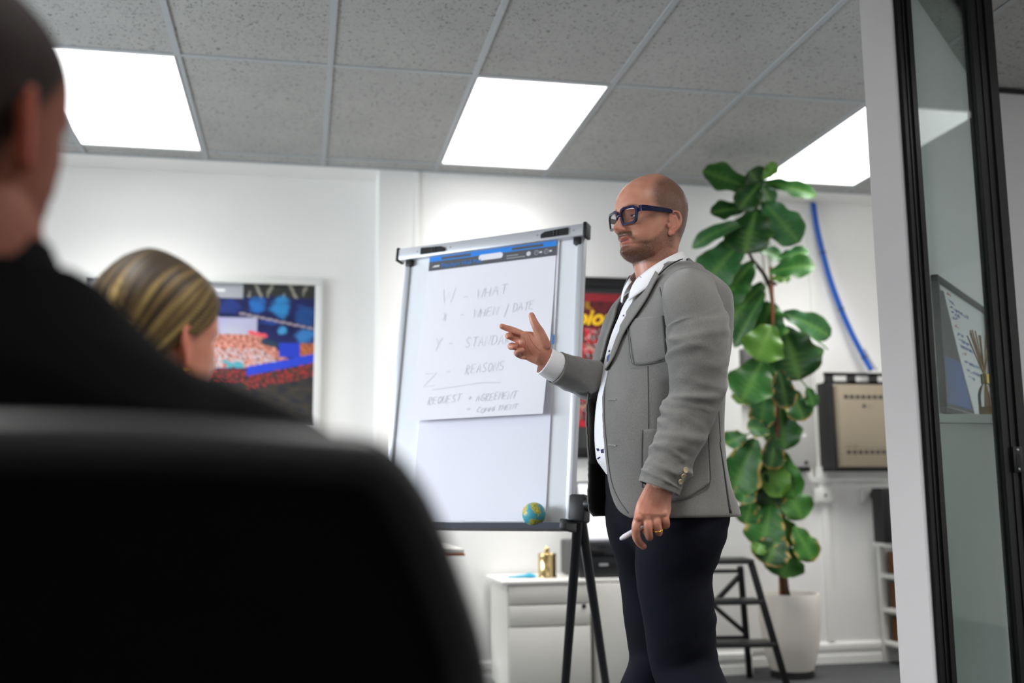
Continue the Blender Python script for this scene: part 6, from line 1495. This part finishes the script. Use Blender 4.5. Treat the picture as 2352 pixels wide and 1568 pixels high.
# ---- near man, seen from behind over his chair
black_shirt = mat('black_knit', '020203', .95, spec=.1, bump=.3, bump_s=600); dark_tr = mat('dark_trousers', '15161a', .85)
n1 = at(-115, 1000, .84); fr1 = Frame(n1, math.radians(78), -115); h1 = at(-150, 1000, .86); hf1 = Frame(h1, math.radians(48), -150)
CH1 = 1.150
seat1 = seated(fr1, hf1, 1.128, 'seated man in a black shirt with short dark hair, back to us over his chair', black_shirt, dark_tr, None, CH1, .00103, lean=.02, sh=1.31, slope=.40, feet_f=.26)
i1 = inv_for(hf1, CH1, .00103)
def col1(f, l, u):
    c = mix3(hexc('7a4c3a'), hexc('6b3d30'), .5+.5*noise.noise(Vector((f, l, u))*.03)); al = abs(l)  # skin tones darkened, painting in the shade he sits in
    ear = al > tab(HW, u)+3.2 and 48 < u < 116 and -34 < f < 6
    if ear: return mix3(c, hexc('a04a3a'), .5)
    line = sinterp(u, [60, 90, 110, 140, 170, 200, 233], [-26, 0, 14, 40, 62, 50, 20]); h = smst(-10, 12, line-f)*smst(20, 50, u+.35*max(0, -f-40))
    return mix3(c, hexc('0c0a09'), h*.95)
b1, hm1 = finish_body(*seat1, col1, lambda co: hexc('74493a'), i1, sk=vcol_mat('dull_skin', .7, .2))
# chair behind him
n2 = at(85, 1000, .62); frc = Frame(n2, math.radians(86), 85); frc.O = frc.O+frc.F*.215
office_chair(frc, 'black office chair with curved mesh back holding the near seated man', top_u=.968, halfw=.245)
# ---- woman with swept-back blonde hair
w1 = at(354, 1000, 1.56); fr2 = Frame(w1, math.radians(62), 345); hf2 = Frame(w1, math.radians(40), 345)
CH2 = 1.072; HS2 = .00097
seat2 = seated(fr2, hf2, 1.03, 'seated woman with streaked blonde hair tied back and a gold hoop earring', mat('woman_top', '17181c', .8), dark_tr, None, CH2, HS2, lean=.0, sh=.88)
i2 = inv_for(hf2, CH2, HS2)
def col2(f, l, u):
    c = mix3(hexc('c98a70'), hexc('b8705a'), .5+.5*noise.noise(Vector((f, l, u))*.03)); al = abs(l)
    if al > tab(HW, u)+3.2 and 48 < u < 116 and -34 < f < 6: return mix3(c, hexc('c4604a'), .45)
    return c
b2, hm2 = finish_body(*seat2, col2, lambda co: hexc('c08870'), i2)
t2 = seat2[0]
# hair: a sleek cap combed back to a knot at the nape
pole = Vector((-88, 0, 6)); pax = (Vector((60, 0, 175))-pole).normalized()
def hair_rings():
    rings_ = []; us = [24+2.0*i for i in range(104)]+[231.6]
    for u in us:
        ring = []
        Fv, Bv, W, cx = tab(HF, min(u, 233)), tab(HBk, min(u, 233)), tab(HW, min(u, 233)), tab(HCx, u)
        for j in range(150):
            th = 2*math.pi*j/150; c, s_ = math.cos(th), math.sin(th)
            f = cx+(Fv-cx)*c**.92 if c >= 0 else cx-(cx-Bv)*abs(c)**.92; l = W*math.copysign(abs(s_)**.95, s_)
            ring.append(Vector((f, l, u)))
        rings_.append(ring)
    return rings_
def hair_line(u, l): return sinterp(u, [24, 60, 80, 100, 125, 150, 175, 200, 240], [-52, -40, -24, 8, 44, 62, 70, 60, 30])
vs = []; fc = []; cols = []; HR = hair_rings(); nh_ = 150
for ring in HR:
    for p in ring:
        q = p-pole; ax_d = q.dot(pax); rad = q-pax*ax_d; ang = math.atan2(rad.y, rad.dot(Vector((-pax.z, 0, pax.x)))); rr = q.length
        n_ = noise.noise(Vector((ang*11, rr*.004, 1)))*.55+noise.noise(Vector((ang*34, rr*.008, 5)))*.5
        inside = hair_line(p.z, p.y)-p.x; cover = smst(-4, 14, inside)
        low = smst(26, 44, p.z+.3*max(0, -p.x-30))
        off = 9.0*cover*low-6*(1-cover*low)+2.2*n_*cover
        c0 = Vector((-14, 0, min(p.z, 150))); dr = (p-c0); dr = Vector((dr.x, dr.y, dr.z if p.z > 150 else 0)).normalized()
        P3 = p+dr*off; vs.append(hf2(P3.x*HS2, P3.y*HS2, CH2+P3.z*HS2))
        dark = hexc('2e2419'); mid = hexc('5f4c2c'); lt = hexc('a8915a'); t_ = .40+n_*1.15-.28*smst(150, 225, p.z)
        cols.append(mix3(dark, mid, smst(.15, .55, t_)) if t_ < .55 else mix3(mid, lt, smst(.55, .95, t_)))
for i in range(len(HR)-1):
    for j in range(nh_):
        k = (j+1) % nh_; a = HR[i][j]
        cv = smst(-4, 14, hair_line(a.z, a.y)-a.x)*smst(26, 44, a.z+.3*max(0, -a.x-30))
        earhole = (a.z < 112 and a.x > -30-0*(a.z) and abs(a.y) > 52 and a.z > 48 and a.x > -26+.25*max(0, 80-a.z))
        if cv > .3 and not (earhole and a.z < 104): fc.append((i*nh_+j, i*nh_+k, (i+1)*nh_+k, (i+1)*nh_+j))
fc.append(tuple((len(HR)-1)*nh_+j for j in range(nh_)))
hm_ = color_mesh('hair', vs, fc, cols)
obj('hair', hm_, vcol_mat('hair_strands', .5, .25), t2, smooth='all', fix=True)
kn = MB().ellipsoid(hf2(-.118, 0, CH2+.055), (.038, .038, .034), seg=24, rg=14); kme = kn.mesh('hair_knot')
for v in kme.vertices: v.co += (v.co-hf2(-.118, 0, CH2+.055)).normalized()*.004*noise.noise(Vector((v.co.x*60, v.co.y*60, v.co.z*20)))
obj('hair_knot', kme, mat('knot_hair', '6e5730', .5, noise_s=60, noise_a=.5), t2, smooth='all')
ec = hf2(-.008, -.078, CH2+.040)
obj('earring', MB().tube([ec+hf2.F*.011*math.cos(a)+MZ*(.011*math.sin(a))-hf2.O*0 for a in [2*math.pi*i/24 for i in range(25)]], .0011, 6), mat('gold', 'd9a545', .2, metal=1), t2, smooth='all')
frc2 = Frame(w1, math.radians(62), 345); office_chair(frc2, 'black office chair under the blonde seated woman', top_u=.90, halfw=.22)
